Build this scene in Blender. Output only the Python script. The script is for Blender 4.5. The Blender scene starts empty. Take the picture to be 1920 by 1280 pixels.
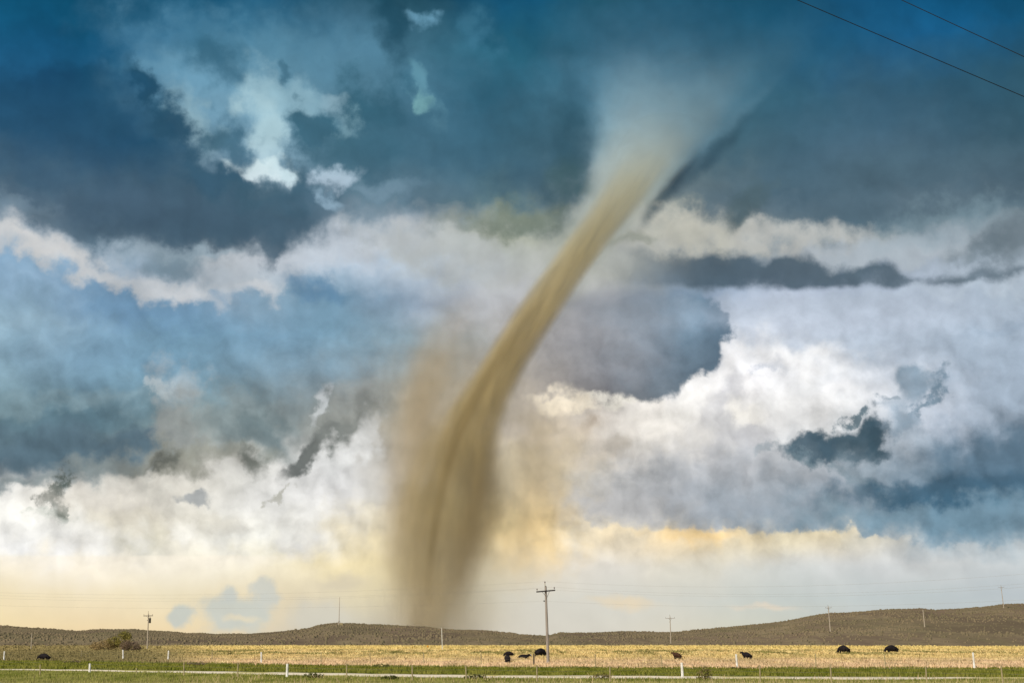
import bpy, math, random
import numpy as np
from mathutils import Vector, Matrix

R = math.radians
SC = bpy.context.scene
COL = SC.collection

# ------------------------------------------------------------------ camera
F = 2667.0 / 1920.0            # focal length over picture width
PITCH = R(11.65)
CAM_H = 3.5
HOR = 1190.0
cam_d = bpy.data.cameras.new('camera')
cam_d.sensor_width = 36.0
cam_d.lens = 36.0 * F
cam_d.clip_start = 0.1
cam_d.clip_end = 30000.0
cam = bpy.data.objects.new('camera', cam_d)
COL.objects.link(cam)
cam.location = (0, 0, CAM_H)
cam.rotation_euler = (R(90) + PITCH, 0, 0)
SC.camera = cam

SC.render.engine = 'CYCLES'
SC.view_settings.view_transform = 'Standard'
SC.view_settings.look = 'None'
SC.view_settings.exposure = 0.0
SC.view_settings.gamma = 1.0
SC.view_settings.use_curve_mapping = False
SC.cycles.use_denoising = True
SC.cycles.max_bounces = 4
SC.cycles.volume_bounces = 3
SC.cycles.transparent_max_bounces = 32
SC.cycles.volume_step_rate = 0.25
SC.cycles.volume_max_steps = 256

SUN_EL, SUN_AZ = R(42), R(215)        # azimuth clockwise from +Y (the view); behind and left of the camera
sun_dir = Vector((math.sin(SUN_AZ) * math.cos(SUN_EL), math.cos(SUN_AZ) * math.cos(SUN_EL), math.sin(SUN_EL)))
sd = bpy.data.lights.new('sun', 'SUN')
sd.energy = 4.1
sd.angle = R(3)
sd.color = (1.0, 0.90, 0.74)
sun = bpy.data.objects.new('sun', sd)
sun.rotation_euler = (-sun_dir).to_track_quat('-Z', 'Y').to_euler()
COL.objects.link(sun)


# ------------------------------------------------------------------ geometry of the view (where a pixel of the photo points)
def pix_dir(px, py):
    x = (px - 960.0) / 2667.0
    yu = (640.0 - py) / 2667.0
    return Vector((x, math.cos(PITCH) - yu * math.sin(PITCH), math.sin(PITCH) + yu * math.cos(PITCH)))


def on_ground(px, py, z=0.0):
    d = pix_dir(px, py)
    t = (z - CAM_H) / d.z
    return Vector((d.x * t, d.y * t, z))


def at_depth(px, py, Y):
    d = pix_dir(px, py)
    t = Y / d.y
    return Vector((d.x * t, Y, CAM_H + d.z * t))


def sky_uv(px, py):
    d = pix_dir(px, py).normalized()
    el = math.asin(d.z)
    az = math.atan2(d.x, d.y)
    return 960 + 2667 * az * math.cos(el), HOR - 2667 * el


def lin(c, k=1.0):
    out = []
    for v in c[:3]:
        v = v / 255.0
        out.append((v / 12.92 if v <= 0.04045 else ((v + 0.055) / 1.055) ** 2.4) * k)
    return (*out, 1.0)


# ------------------------------------------------------------------ small node language
class G:
    def __init__(s, tree):
        s.t = tree

    def new(s, kind, **kw):
        n = s.t.nodes.new(kind)
        for k, v in kw.items():
            setattr(n, k, v)
        return n

    def put(s, sock, v):
        if isinstance(v, bpy.types.NodeSocket):
            s.t.links.new(v, sock)
        elif v is not None:
            sock.default_value = v

    def m(s, op, a, b=None, c=None, clamp=False):
        n = s.new('ShaderNodeMath', operation=op, use_clamp=clamp)
        s.put(n.inputs[0], a)
        if b is not None: s.put(n.inputs[1], b)
        if c is not None: s.put(n.inputs[2], c)
        return n.outputs[0]

    def vm(s, op, a, b=None):
        n = s.new('ShaderNodeVectorMath', operation=op)
        s.put(n.inputs[0], a)
        if b is not None: s.put(n.inputs[1], b)
        return n.outputs['Value'] if op in ('LENGTH', 'DOT_PRODUCT') else n.outputs[0]

    def scale(s, a, k):
        n = s.new('ShaderNodeVectorMath', operation='SCALE')
        s.put(n.inputs[0], a)
        s.put(n.inputs['Scale'], k)
        return n.outputs[0]

    def sep(s, v):
        n = s.new('ShaderNodeSeparateXYZ')
        s.put(n.inputs[0], v)
        return n.outputs

    def com(s, x, y, z=0.0):
        n = s.new('ShaderNodeCombineXYZ')
        s.put(n.inputs[0], x); s.put(n.inputs[1], y); s.put(n.inputs[2], z)
        return n.outputs[0]

    def noise(s, vec, scale, detail=4, rough=0.55, dist=0.0, color=False, lac=2.0):
        n = s.new('ShaderNodeTexNoise')
        s.put(n.inputs['Vector'], vec)
        n.inputs['Scale'].default_value = scale
        n.inputs['Detail'].default_value = detail
        n.inputs['Roughness'].default_value = rough
        n.inputs['Lacunarity'].default_value = lac
        n.inputs['Distortion'].default_value = dist
        return n.outputs['Color' if color else 'Fac']

    def step(s, x, lo, hi, a=0.0, b=1.0, kind='SMOOTHSTEP'):
        n = s.new('ShaderNodeMapRange', interpolation_type=kind)
        n.clamp = True
        s.put(n.inputs['Value'], x)
        s.put(n.inputs['From Min'], lo); s.put(n.inputs['From Max'], hi)
        s.put(n.inputs['To Min'], a); s.put(n.inputs['To Max'], b)
        return n.outputs[0]

    def mix(s, f, a, b, mode='MIX'):
        n = s.new('ShaderNodeMixRGB', blend_type=mode)
        s.put(n.inputs[0], f)
        s.put(n.inputs[1], a); s.put(n.inputs[2], b)
        return n.outputs[0]

    def ramp(s, x, stops, interp='LINEAR'):
        n = s.new('ShaderNodeValToRGB')
        cr = n.color_ramp
        cr.interpolation = interp
        while len(cr.elements) > 1:
            cr.elements.remove(cr.elements[-1])
        cr.elements[0].position = stops[0][0]
        cr.elements[0].color = stops[0][1]
        for p, c in stops[1:]:
            e = cr.elements.new(p)
            e.color = c
        s.put(n.inputs[0], x)
        return n.outputs[0]

    def curve(s, x, pts):
        n = s.new('ShaderNodeFloatCurve')
        s.put(n.inputs['Value'], x)
        c = n.mapping.curves[0]
        pts = sorted(pts)
        c.points[0].location = pts[0]
        c.points[1].location = pts[-1]
        for p in pts[1:-1]:
            c.points.new(*p)
        n.mapping.update()
        return n.outputs[0]


# ------------------------------------------------------------------ sky
world = bpy.data.worlds.new('World')
SC.world = world
world.use_nodes = True
world.cycles.sampling_method = 'MANUAL'
world.cycles.sample_map_resolution = 1024
wt = world.node_tree
wt.nodes.clear()
g = G(wt)
out = g.new('ShaderNodeOutputWorld')
bg = g.new('ShaderNodeBackground')
bg.inputs['Strength'].default_value = 0.1
wt.links.new(bg.outputs[0], out.inputs['Surface'])
nis = g.new('ShaderNodeTexSky', sky_type='NISHITA')
nis.sun_disc = False
nis.sun_elevation = SUN_EL
nis.sun_rotation = SUN_AZ
D = g.new('ShaderNodeTexCoord').outputs['Generated']
dx, dy, dz = g.sep(D)[0:3]
el = g.m('ARCSINE', dz)
az = g.m('ARCTAN2', dx, dy)
U0 = g.m('MULTIPLY_ADD', g.m('MULTIPLY', az, g.m('COSINE', el)), 2667.0, 960.0)
V0 = g.m('MULTIPLY_ADD', el, -2667.0, HOR)
P = g.scale(g.com(dx, dy, dz), 26.67)                       # one unit = 100 px of the photo
P_flat = g.vm('MULTIPLY', P, (0.6, 0.6, 1.0))
# warp: billows push the layout of the clouds about
def noise3(vec, scale, detail, rough):
    sc_ = g.new('ShaderNodeSeparateColor')
    g.put(sc_.inputs[0], g.noise(vec, scale, detail, rough, color=True))
    return g.vm('SUBTRACT', g.com(*sc_.outputs[0:3]), (0.5, 0.5, 0.5))


wc = noise3(P_flat, 0.9, 3, 0.55)
wf = noise3(P, 1.9, 6, 0.52)
warp = g.vm('ADD', g.scale(wc, 80.0), g.scale(wf, 90.0))
UV0 = g.com(U0, V0, 0.0)
wm = g.step(V0, 1190, 1020, 0.12, 1.0)      # calmer towards the horizon
UV = g.vm('ADD', UV0, g.vm('MULTIPLY', g.scale(warp, wm), (1.0, 0.8, 0.0)))
UVs = g.vm('ADD', UV0, g.vm('MULTIPLY', g.scale(wf, g.step(V0, 1150, 1000, 45.0, 120.0)), (1.0, 0.9, 0.0)))   # small warp for the placed clouds
U, V = g.sep(UV)[0:2]
UV1 = g.vm('ADD', UVs, (0.0, 0.0, 1.0))
UVc = g.vm('ADD', UV0, g.vm('MULTIPLY', g.scale(wf, 34.0), (1.0, 0.9, 0.0)))   # hardly warped, for long smooth edges
UVc1 = g.vm('ADD', UVc, (0.0, 0.0, 1.0))
nf = g.m('SUBTRACT', g.noise(P, 2.0, 7, 0.56), 0.5)      # ragged
nfine = g.m('SUBTRACT', g.noise(P, 5.5, 7, 0.68), 0.5)   # wispy
nbig = g.m('SUBTRACT', g.noise(P_flat, 0.7, 5, 0.5), 0.5)

COLX = [0, 160, 320, 480, 640, 800, 960, 1120, 1280, 1440, 1600, 1760, 1920]
ROWS = [
 (0,   [(0,75,105),(5,70,100),(10,75,105),(20,85,120),(30,80,105),(30,72,92),(10,80,115),(32,82,105),(25,80,110),(15,75,105),(5,75,115),(0,70,105),(0,52,76)]),
 (100, [(0,85,125),(5,80,115),(40,100,135),(70,120,150),(85,130,160),(70,115,140),(35,95,120),(55,100,125),(40,90,115),(35,90,120),(20,85,125),(5,88,135),(5,78,115)]),
 (200, [(0,75,115),(5,72,105),(80,128,160),(120,158,185),(75,115,140),(60,105,130),(40,95,120),(90,140,168),(60,108,132),(45,92,115),(50,92,118),(42,88,115),(38,82,105)]),
 (300, [(5,75,110),(20,78,108),(40,90,120),(130,165,190),(60,105,128),(60,105,128),(62,105,125),(110,140,155),(80,110,125),(60,95,115),(65,98,120),(58,93,115),(45,85,105)]),
 (380, [(70,105,128),(50,88,112),(50,86,108),(55,92,115),(90,128,148),(85,118,135),(100,128,130),(160,170,165),(140,150,145),(72,102,118),(66,98,115),(78,112,130),(68,102,120)]),
 (440, [(190,205,220),(120,140,158),(70,100,120),(70,105,120),(150,170,185),(185,192,195),(185,188,168),(188,190,180),(190,190,180),(165,175,175),(100,130,145),(140,160,170),(110,130,140)]),
 (500, [(110,165,205),(150,188,215),(165,180,190),(190,197,207),(185,205,225),(190,205,220),(190,195,195),(190,190,180),(150,160,165),(130,148,160),(140,155,168),(135,152,165),(105,125,138)]),
 (560, [(115,160,190),(90,145,185),(100,150,190),(130,165,190),(100,150,180),(155,172,192),(190,190,195),(170,170,175),(125,152,180),(190,205,230),(185,200,225),(190,205,225),(185,200,215)]),
 (640, [(130,170,190),(110,155,185),(95,150,180),(100,150,180),(105,150,175),(140,160,170),(165,165,165),(150,152,160),(150,170,190),(228,230,240),(190,203,222),(165,185,205),(150,175,195)]),
 (720, [(120,160,180),(105,150,175),(100,150,175),(115,150,168),(130,150,160),(158,155,142),(170,160,145),(180,175,172),(225,225,228),(246,246,250),(236,239,246),(215,220,230),(155,175,198)]),
 (800, [(95,130,145),(75,115,135),(120,145,152),(125,145,150),(170,170,165),(180,172,155),(195,185,175),(225,215,205),(228,228,230),(222,222,226),(205,212,220),(195,204,217),(140,165,185)]),
 (880, [(85,115,133),(115,135,143),(180,180,174),(212,212,210),(214,215,218),(190,180,160),(200,190,165),(205,195,180),(205,205,210),(190,195,205),(160,172,185),(120,150,170),(60,100,125)]),
 (940, [(242,242,242),(228,224,218),(226,223,216),(230,230,230),(222,222,225),(190,182,155),(210,195,155),(200,190,175),(178,182,192),(172,180,192),(145,160,173),(100,135,155),(62,107,132)]),
 (1000,[(247,247,245),(232,228,218),(234,230,220),(243,243,238),(238,235,228),(225,210,175),(238,218,178),(236,226,206),(236,220,188),(225,215,190),(212,210,203),(145,168,182),(148,173,188)]),
 (1060,[(246,238,220),(250,243,228),(248,241,222),(246,237,210),(241,227,188),(228,215,180),(226,214,188),(226,221,211),(221,216,202),(216,216,211),(211,213,212),(206,209,209),(200,206,208)]),
 (1120,[(241,226,192),(243,229,198),(238,226,196),(232,218,188),(224,214,188),(215,205,175),(216,211,196),(216,214,204),(211,211,202),(201,206,201),(196,203,202),(191,199,200),(188,196,200)]),
 (1180,[(242,222,178),(241,219,178),(238,218,180),(226,212,184),(205,200,186),(205,195,172),(214,208,194),(216,212,200),(216,212,197),(206,206,192),(200,202,195),(196,200,198),(195,200,198)]),
]
XN = lambda x: (x + 400.0) / 2720.0
Un = g.m('MULTIPLY_ADD', U, 1 / 2720.0, 400.0 / 2720.0)
col = None
prev = None
for y, cs in ROWS:
    v = sky_uv(960, y)[1]
    r = g.ramp(Un, [(XN(sky_uv(x, y)[0]), lin(c)) for x, c in zip(COLX, cs)], 'CARDINAL')
    if col is None:
        col = r
    else:
        col = g.mix(g.step(V, prev, v, kind='SMOOTHERSTEP' if False else 'LINEAR'), col, r)
    prev = v


def edge_mask(pts, w, rag, noise, above=True, warped=UVs, w2=None):
    """1 above (in the picture) the line through pts, 0 below, ragged by noise"""
    p = []
    for x, y in pts:
        u, v = sky_uv(x, y)
        p.append((XN(u), v / 1280.0))
    s = g.sep(warped)
    un = g.m('MULTIPLY_ADD', s[0], 1 / 2720.0, 400.0 / 2720.0)
    e = g.m('MULTIPLY', g.curve(un, p), 1280.0)
    dd = g.m('SUBTRACT', e, s[1])
    dd = g.m('MULTIPLY_ADD', noise, rag, dd)
    return g.step(dd, -w, w if w2 is None else w2) if above else g.step(dd, w, -w)


NBLOB = 0


def blob(x, y, a, b, rot, c, op=1.0, soft=0.5, rag=1.2, noise=None, calm=False):
    global col, UV1, NBLOB
    NBLOB += 1
    if NBLOB % 12 == 0:        # keeps the shader's working memory small: the next shapes wait for the colour so far
        UV1 = g.vm('ADD', UV1, g.vm('MULTIPLY', col, (1e-9, 1e-9, 0.0)))
    u, v = sky_uv(x, y)
    ca, sa = math.cos(R(rot)), math.sin(R(rot))
    W = UVc1 if calm else UV1
    soft = min(0.95, soft * 1.25 + 0.06)
    xr = g.vm('DOT_PRODUCT', W, (ca / a, sa / a, -(ca * u + sa * v) / a))
    yr = g.vm('DOT_PRODUCT', W, (-sa / b, ca / b, (sa * u - ca * v) / b))
    d = g.vm('LENGTH', g.com(xr, yr, 0.0))
    d = g.m('MULTIPLY_ADD', nf if noise is None else noise, rag * 1.35, d)
    msk = g.step(d, 1 + soft, max(0.0, 1 - soft), 0.0, op)
    col = g.mix(msk, col, lin(c))


def lay(mask, c, op=1.0):
    global col
    if op != 1.0:
        mask = g.m('MULTIPLY', mask, op)
    col = g.mix(mask, col, lin(c) if isinstance(c, tuple) else c)


# the pale rim under the dark deck, then the deck itself
rimL = edge_mask([(-400,380),(-100,440),(0,462),(60,480),(120,512),(180,528),(240,545),(265,568),(330,562),(380,572),(410,545),(450,548),(490,560),(530,556),(560,528),(600,500),(660,500),(740,500),(830,500),(930,480),(1000,440),(2320,300)], 13, 40, nf)
blk = g.m('MULTIPLY', rimL, g.step(U0, 620, 480))
upL = edge_mask([(-400,330),(0,385),(100,420),(200,480),(280,510),(420,500),(520,510),(600,440),(2320,400)], 40, 40, nf, above=False)
lay(g.m('MULTIPLY', blk, upL), (196, 202, 208), 0.85)
blob(640, 462, 130, 34, -8, (205, 212, 222), 0.75, 0.6, 1.0)
blob(330, 550, 70, 12, 6, (216, 216, 218), 0.7, 0.8, 1.4)
blob(490, 545, 40, 11, 0, (214, 216, 220), 0.7, 0.8, 1.4)
blob(80, 462, 120, 16, 22, (222, 218, 215), 0.8, 0.8, 0.8)
blob(60, 520, 90, 26, 15, (150, 190, 222), 0.6, 0.9, 0.8)
blob(600, 545, 50, 18, 15, (70, 130, 170), 0.8, 0.7, 1.5)
blob(230, 590, 130, 22, 0, (75, 135, 180), 0.6, 0.9, 1.0)
deckL = edge_mask([(-400,300),(-100,380),(0,412),(60,428),(120,452),(170,476),(230,480),(270,468),(320,474),(380,474),(430,466),(480,486),(510,515),(530,470),(580,446),(640,428),(700,418),(760,424),(830,420),(900,402),(980,392),(1060,370),(2320,330)], 22, 70, nf, w2=36)
deckfade = g.m('MULTIPLY', deckL, g.step(V0, 300, 390))
lay(g.m('MULTIPLY', deckfade, g.step(U0, 760, 560)), (52, 90, 112), 0.85)
blob(330, 500, 52, 26, 5, (105, 135, 152), 0.8, 0.5, 1.2)
blob(380, 472, 60, 10, 0, (150, 175, 190), 0.7, 0.7, 1.4)

# light window in the upper left deck and the lumps round it
blob(400, 90, 150, 55, 8, (78, 125, 158), 0.55, 0.8, 1.3)
blob(330, 165, 90, 60, 45, (98, 145, 176), 0.7, 0.7, 1.4)
blob(560, 150, 200, 70, 5, (100, 145, 172), 0.6, 0.8, 1.3)
blob(400, 185, 90, 40, 20, (120, 160, 188), 0.6, 0.7, 1.3)
blob(365, 240, 30, 62, -28, (158, 188, 206), 0.9, 0.5, 1.3)
blob(500, 250, 36, 90, -6, (178, 202, 216), 0.92, 0.5, 1.1)
blob(560, 190, 70, 24, 10, (150, 182, 202), 0.8, 0.6, 1.4)
blob(490, 318, 60, 22, 4, (206, 222, 230), 0.97, 0.35, 1.4)
blob(540, 330, 20, 12, 35, (190, 212, 222), 0.9, 0.5, 1.4)
blob(625, 340, 42, 22, -10, (172, 194, 214), 0.9, 0.4, 1.5)
blob(615, 385, 30, 10, 30, (130, 165, 188), 0.8, 0.5, 1.5)
blob(728, 350, 60, 16, -5, (115, 150, 172), 0.7, 0.6, 1.6)
blob(620, 195, 45, 16, 40, (150, 178, 198), 0.8, 0.5, 1.8)
blob(790, 170, 16, 48, -25, (110, 158, 180), 0.85, 0.5, 1.3)
blob(792, 190, 13, 14, 0, (150, 200, 205), 0.8, 0.6, 1.3)
blob(785, 35, 20, 14, 10, (115, 160, 190), 0.8, 0.6, 1.4)
blob(900, 65, 26, 26, 10, (70, 125, 155), 0.6, 0.8, 1.4)
blob(740, 40, 30, 60, 0, (20, 68, 90), 0.7, 0.7, 1.5)
blob(430, 262, 36, 34, 0, (58, 105, 132), 0.92, 0.45, 1.7)
blob(395, 270, 20, 24, 0, (62, 105, 128), 0.8, 0.45, 1.8)
blob(592, 245, 46, 44, -20, (50, 98, 122), 0.95, 0.32, 1.6)
blob(700, 205, 70, 48, 20, (46, 95, 118), 0.92, 0.45, 1.6)
blob(655, 240, 16, 26, 30, (125, 160, 178), 0.6, 0.7, 2.2, nfine)
blob(650, 290, 60, 26, 0, (52, 98, 120), 0.8, 0.5, 1.5)
blob(395, 105, 52, 36, 30, (46, 95, 122), 0.8, 0.6, 1.6)
blob(535, 145, 18, 10, 0, (62, 105, 130), 0.7, 0.5, 1.6)
blob(262, 160, 24, 46, -20, (14, 66, 92), 0.9, 0.4, 1.7)
blob(318, 235, 36, 56, -35, (28, 80, 108), 0.95, 0.4, 1.6)
blob(400, 335, 64, 30, 25, (36, 84, 110), 0.95, 0.4, 1.6)
blob(215, 140, 40, 12, 12, (30, 85, 120), 0.6, 0.8, 1.4)
blob(130, 230, 150, 100, 0, (4, 72, 108), 0.7, 0.8, 1.0)
blob(500, 372, 90, 22, 0, (46, 90, 112), 0.85, 0.5, 1.7)
blob(570, 350, 20, 34, 0, (50, 92, 114), 0.85, 0.4, 1.8)
blob(430, 420, 160, 36, 0, (52, 90, 112), 0.8, 0.6, 1.2)
blob(245, 390, 150, 42, 5, (54, 88, 112), 0.7, 0.7, 1.2)
blob(20, 382, 60, 16, 10, (110, 140, 160), 0.6, 0.8, 1.5)
blob(60, 100, 180, 26, -12, (0, 92, 138), 0.5, 0.8, 1.0)

# between the deck and the funnel
blob(880, 250, 130, 110, 0, (50, 98, 125), 0.6, 0.8, 1.1)
blob(1010, 300, 60, 90, 0, (52, 92, 112), 0.6, 0.8, 1.2)
blob(1165, 300, 60, 120, 12, (186, 196, 202), 0.55, 0.9, 0.4, calm=True)
blob(1200, 190, 100, 80, 0, (104, 142, 166), 0.5, 0.9, 0.5)
blob(1030, 270, 90, 120, 3, (46, 88, 110), 0.6, 0.9, 0.6)
blob(1072, 268, 34, 110, 3, (38, 80, 100), 0.75, 0.55, 0.4, calm=True)
blob(1060, 345, 30, 44, 15, (58, 92, 100), 0.75, 0.8, 0.9)
blob(930, 415, 90, 18, -5, (112, 125, 105), 0.65, 0.8, 1.5)
blob(1000, 405, 60, 22, 0, (120, 132, 110), 0.5, 0.8, 1.4)
blob(780, 470, 90, 30, 15, (190, 190, 180), 0.5, 0.9, 1.2)
blob(960, 505, 120, 40, 10, (195, 195, 188), 0.5, 0.8, 1.1)
blob(940, 560, 70, 30, -20, (200, 202, 208), 0.6, 0.8, 1.1)
blob(1400, 60, 240, 60, 8, (20, 80, 110), 0.35, 0.9, 0.8)
blob(1220, 110, 130, 90, 0, (62, 110, 140), 0.4, 0.9, 0.8)

# right of the funnel: deck edge, pale band, dark bar
deckR = edge_mask([(-400,100),(1150,300),(1230,372),(1290,395),(1340,405),(1400,420),(1450,425),(1500,442),(1580,455),(1640,440),(1700,425),(1760,408),(1830,402),(1920,392),(2320,380)], 16, 70, nf, w2=30)
deckR = g.m('MULTIPLY', g.m('MULTIPLY', deckR, g.step(V0, 300, 390)), g.step(U0, 1220, 1300))
lay(deckR, (66, 98, 116), 0.75)
blob(1330, 215, 150, 44, -42, (84, 124, 148), 0.55, 0.8, 0.4, calm=True)
blob(1345, 256, 92, 11, -43, (106, 138, 158), 0.30, 0.8, 0.3, calm=True)
blob(1322, 304, 92, 12, -44, (40, 72, 90), 0.7, 0.8, 0.3, calm=True)
blob(1262, 345, 62, 11, -50, (34, 60, 76), 0.9, 0.6, 0.3, calm=True)
blob(1228, 392, 40, 10, -52, (70, 92, 100), 0.7, 0.8, 0.4, calm=True)
blob(1425, 450, 200, 24, 3, (205, 203, 196), 0.85, 0.6, 1.5)
blob(1290, 440, 90, 30, 10, (206, 202, 184), 0.8, 0.7, 1.2)
blob(1650, 480, 220, 22, -2, (190, 198, 206), 0.75, 0.6, 1.6)
blob(1740, 450, 120, 20, -10, (160, 178, 190), 0.7, 0.7, 1.7)
blob(1800, 400, 110, 22, -3, (112, 145, 160), 0.7, 0.7, 1.8)
blob(1405, 385, 50, 22, -35, (72, 98, 106), 0.8, 0.6, 1.5)
blob(1870, 460, 60, 26, -12, (100, 120, 132), 0.85, 0.5, 1.6)
blob(1185, 442, 36, 14, 0, (150, 155, 140), 0.7, 0.6, 1.5)
bar_top = edge_mask([(-400,520),(1100,510),(1180,486),(1250,478),(1300,482),(1350,480),(1390,474),(1430,492),(1460,484),(1490,480),(1520,486),(1545,502),(1600,505),(1630,494),(1665,494),(1690,508),(1740,520),(1800,508),(1860,502),(1920,496),(2320,480)], 11, 44, nf, above=False, warped=UVc)
bar_bot = edge_mask([(-400,520),(1100,520),(1200,532),(1300,538),(1400,541),(1500,540),(1600,538),(1700,537),(1800,532),(1920,518),(2320,500)], 9, 12, nf, warped=UVc)
bar = g.m('MULTIPLY', g.m('MULTIPLY', bar_top, bar_bot), g.step(U0, 1120, 1330))
barc = g.mix(g.step(g.m('ABSOLUTE', g.m('SUBTRACT', U0, 1470)), 80, 420), lin((66, 94, 112)), lin((98, 118, 132)))
lay(bar, barc, 0.92)
blob(1790, 545, 220, 10, -4, (196, 210, 224), 0.6, 0.8, 0.6)

# the rounded dark cloud in the middle right
left_dim = g.step(U0, 1090, 1330)
dark_r = edge_mask([(-400,560),(1000,560),(1300,552),(1345,560),(1372,600),(1382,640),(2320,640)], 6, 20, nf, above=False)
# bright cumulus on the right
blob(1500, 690, 130, 60, 10, (252, 250, 250), 0.85, 0.6, 1.2)
blob(1405, 690, 40, 60, 0, (250, 246, 246), 0.9, 0.4, 1.0)
blob(1600, 650, 260, 60, 4, (184, 198, 214), 0.7, 0.7, 0.8)
blob(1680, 590, 250, 40, 2, (178, 194, 214), 0.7, 0.8, 0.5)
blob(1260, 762, 90, 18, -6, (252, 246, 240), 0.95, 0.4, 0.8)
blob(1060, 752, 55, 14, 5, (250, 235, 208), 0.9, 0.5, 1.4)
blob(1160, 748, 60, 12, 0, (250, 244, 230), 0.8, 0.5, 1.2)
blob(1350, 712, 48, 40, -30, (206, 206, 212), 0.85, 0.4, 1.4)
blob(1310, 770, 56, 44, 0, (222, 220, 222), 0.7, 0.5, 1.4)
blob(1375, 830, 66, 70, 0, (186, 187, 196), 0.9, 0.35, 1.2)
blob(1330, 790, 60, 60, 0, (208, 208, 213), 0.7, 0.5, 1.2)
blob(1400, 770, 30, 18, 10, (253, 248, 240), 0.9, 0.5, 1.6)
blob(1340, 870, 100, 60, 0, (190, 193, 202), 0.7, 0.6, 1.4)
blob(1200, 850, 110, 60, 0, (226, 222, 220), 0.7, 0.6, 1.5)
blob(1155, 840, 28, 24, 20, (165, 155, 142), 0.8, 0.6, 1.8)
blob(1105, 800, 10, 26, 30, (190, 168, 145), 0.7, 0.7, 1.5)
blob(1090, 830, 60, 40, 0, (196, 180, 160), 0.6, 0.8, 1.8)
blob(1030, 790, 60, 30, 0, (196, 182, 160), 0.6, 0.8, 1.5)
blob(1150, 900, 90, 24, 0, (225, 220, 212), 0.6, 0.7, 1.7)
blob(1500, 770, 90, 46, 0, (240, 240, 243), 0.7, 0.6, 1.5)
blob(1540, 745, 60, 20, 0, (250, 250, 252), 0.7, 0.6, 1.6)
blob(1470, 692, 30, 12, -15, (168, 178, 196), 0.8, 0.5, 2.4, nfine)
blob(1590, 675, 26, 14, 20, (175, 188, 206), 0.7, 0.6, 1.6)
blob(1870, 620, 42, 10, -6, (92, 130, 160), 0.85, 0.6, 1.3)
blob(1780, 780, 110, 60, 0, (198, 206, 220), 0.6, 0.7, 1.6)
blob(1850, 800, 90, 90, 0, (150, 170, 192), 0.5, 0.8, 1.4)
blob(1320, 720, 110, 26, -38, (250, 248, 246), 0.8, 0.5, 0.6)
UVk = g.vm('ADD', UV0, g.vm('MULTIPLY', g.scale(wf, 95.0), (1.0, 0.9, 0.0)))
DK = [(-400,700),(980,728),(1040,742),(1090,752),(1150,745),(1200,742),(1250,738),(1285,722),(1312,700),(1330,682),(1350,664),(1372,645),(1400,610),(1440,560),(2320,500)]
dk_in = g.m('MULTIPLY', g.step(V0, 545, 585), g.step(U0, 940, 1130))
uk, vk = sky_uv(1150, 640)
kd = g.vm('LENGTH', g.vm('MULTIPLY', g.vm('SUBTRACT', UVk, (uk, vk, 0.0)), (1 / 214.0, 1 / 150.0, 0.0)))
kd = g.m('MULTIPLY_ADD', nf, 0.30, kd)
dk_in = g.m('MULTIPLY', dk_in, g.m('MAXIMUM', g.step(kd, 1.05, 0.97), g.step(U0, 1200, 1120)))
dk = g.m('MULTIPLY', edge_mask(DK, 12, 75, nf, warped=UVk), dk_in)
dkc = g.ramp(Un, [(XN(980), lin((168,164,162))), (XN(1120), lin((146,148,154))), (XN(1220), lin((132,148,164))), (XN(1300), lin((108,144,170))), (XN(1350), lin((88,126,154)))])
dk_rim = edge_mask([(x, y - 50) for x, y in DK], 55, 60, nbig, above=False, warped=UVc)
dkc = g.mix(g.m('MULTIPLY', dk_rim, 0.8), dkc, g.ramp(Un, [(XN(1000), lin((150,142,136))), (XN(1150), lin((108,108,114))), (XN(1260), lin((84,104,120))), (XN(1350), lin((66,98,120)))]))
lay(dk, dkc, 0.97)

blob(1760, 640, 220, 60, 4, (166, 184, 204), 0.75, 0.8, 0.6)
blob(1890, 690, 110, 110, 0, (152, 174, 196), 0.75, 0.8, 0.8)
blob(1560, 590, 200, 30, 2, (186, 199, 218), 0.6, 0.8, 0.5)
blob(1500, 680, 90, 26, 5, (252, 250, 248), 0.8, 0.7, 1.0)
blob(1240, 820, 90, 40, 0, (232, 226, 218), 0.6, 0.7, 1.4)
# grey base of the right cloud
blob(1300, 935, 240, 52, 3, (166, 174, 187), 0.9, 0.6, 0.9)
blob(1420, 900, 160, 40, 10, (178, 184, 195), 0.8, 0.7, 1.2)
blob(1530, 945, 180, 48, 0, (146, 160, 176), 0.9, 0.6, 0.9)
blob(1160, 945, 90, 44, 5, (184, 184, 188), 0.85, 0.6, 0.9)
blob(1760, 975, 200, 36, 2, (120, 148, 166), 0.8, 0.6, 1.0)
blob(1690, 860, 60, 56, 0, (150, 168, 184), 0.65, 0.6, 1.9)
blob(1840, 870, 130, 56, -14, (70, 106, 130), 0.92, 0.6, 1.1)
blob(1770, 960, 190, 30, 2, (112, 142, 160), 0.7, 0.7, 0.9)
blob(1790, 915, 190, 22, -2, (48, 92, 118), 0.9, 0.5, 1.0)
blob(1650, 918, 80, 16, 2, (60, 98, 122), 0.85, 0.6, 1.2)
blob(1900, 850, 60, 40, 0, (70, 106, 130), 0.7, 0.7, 1.4)
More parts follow.
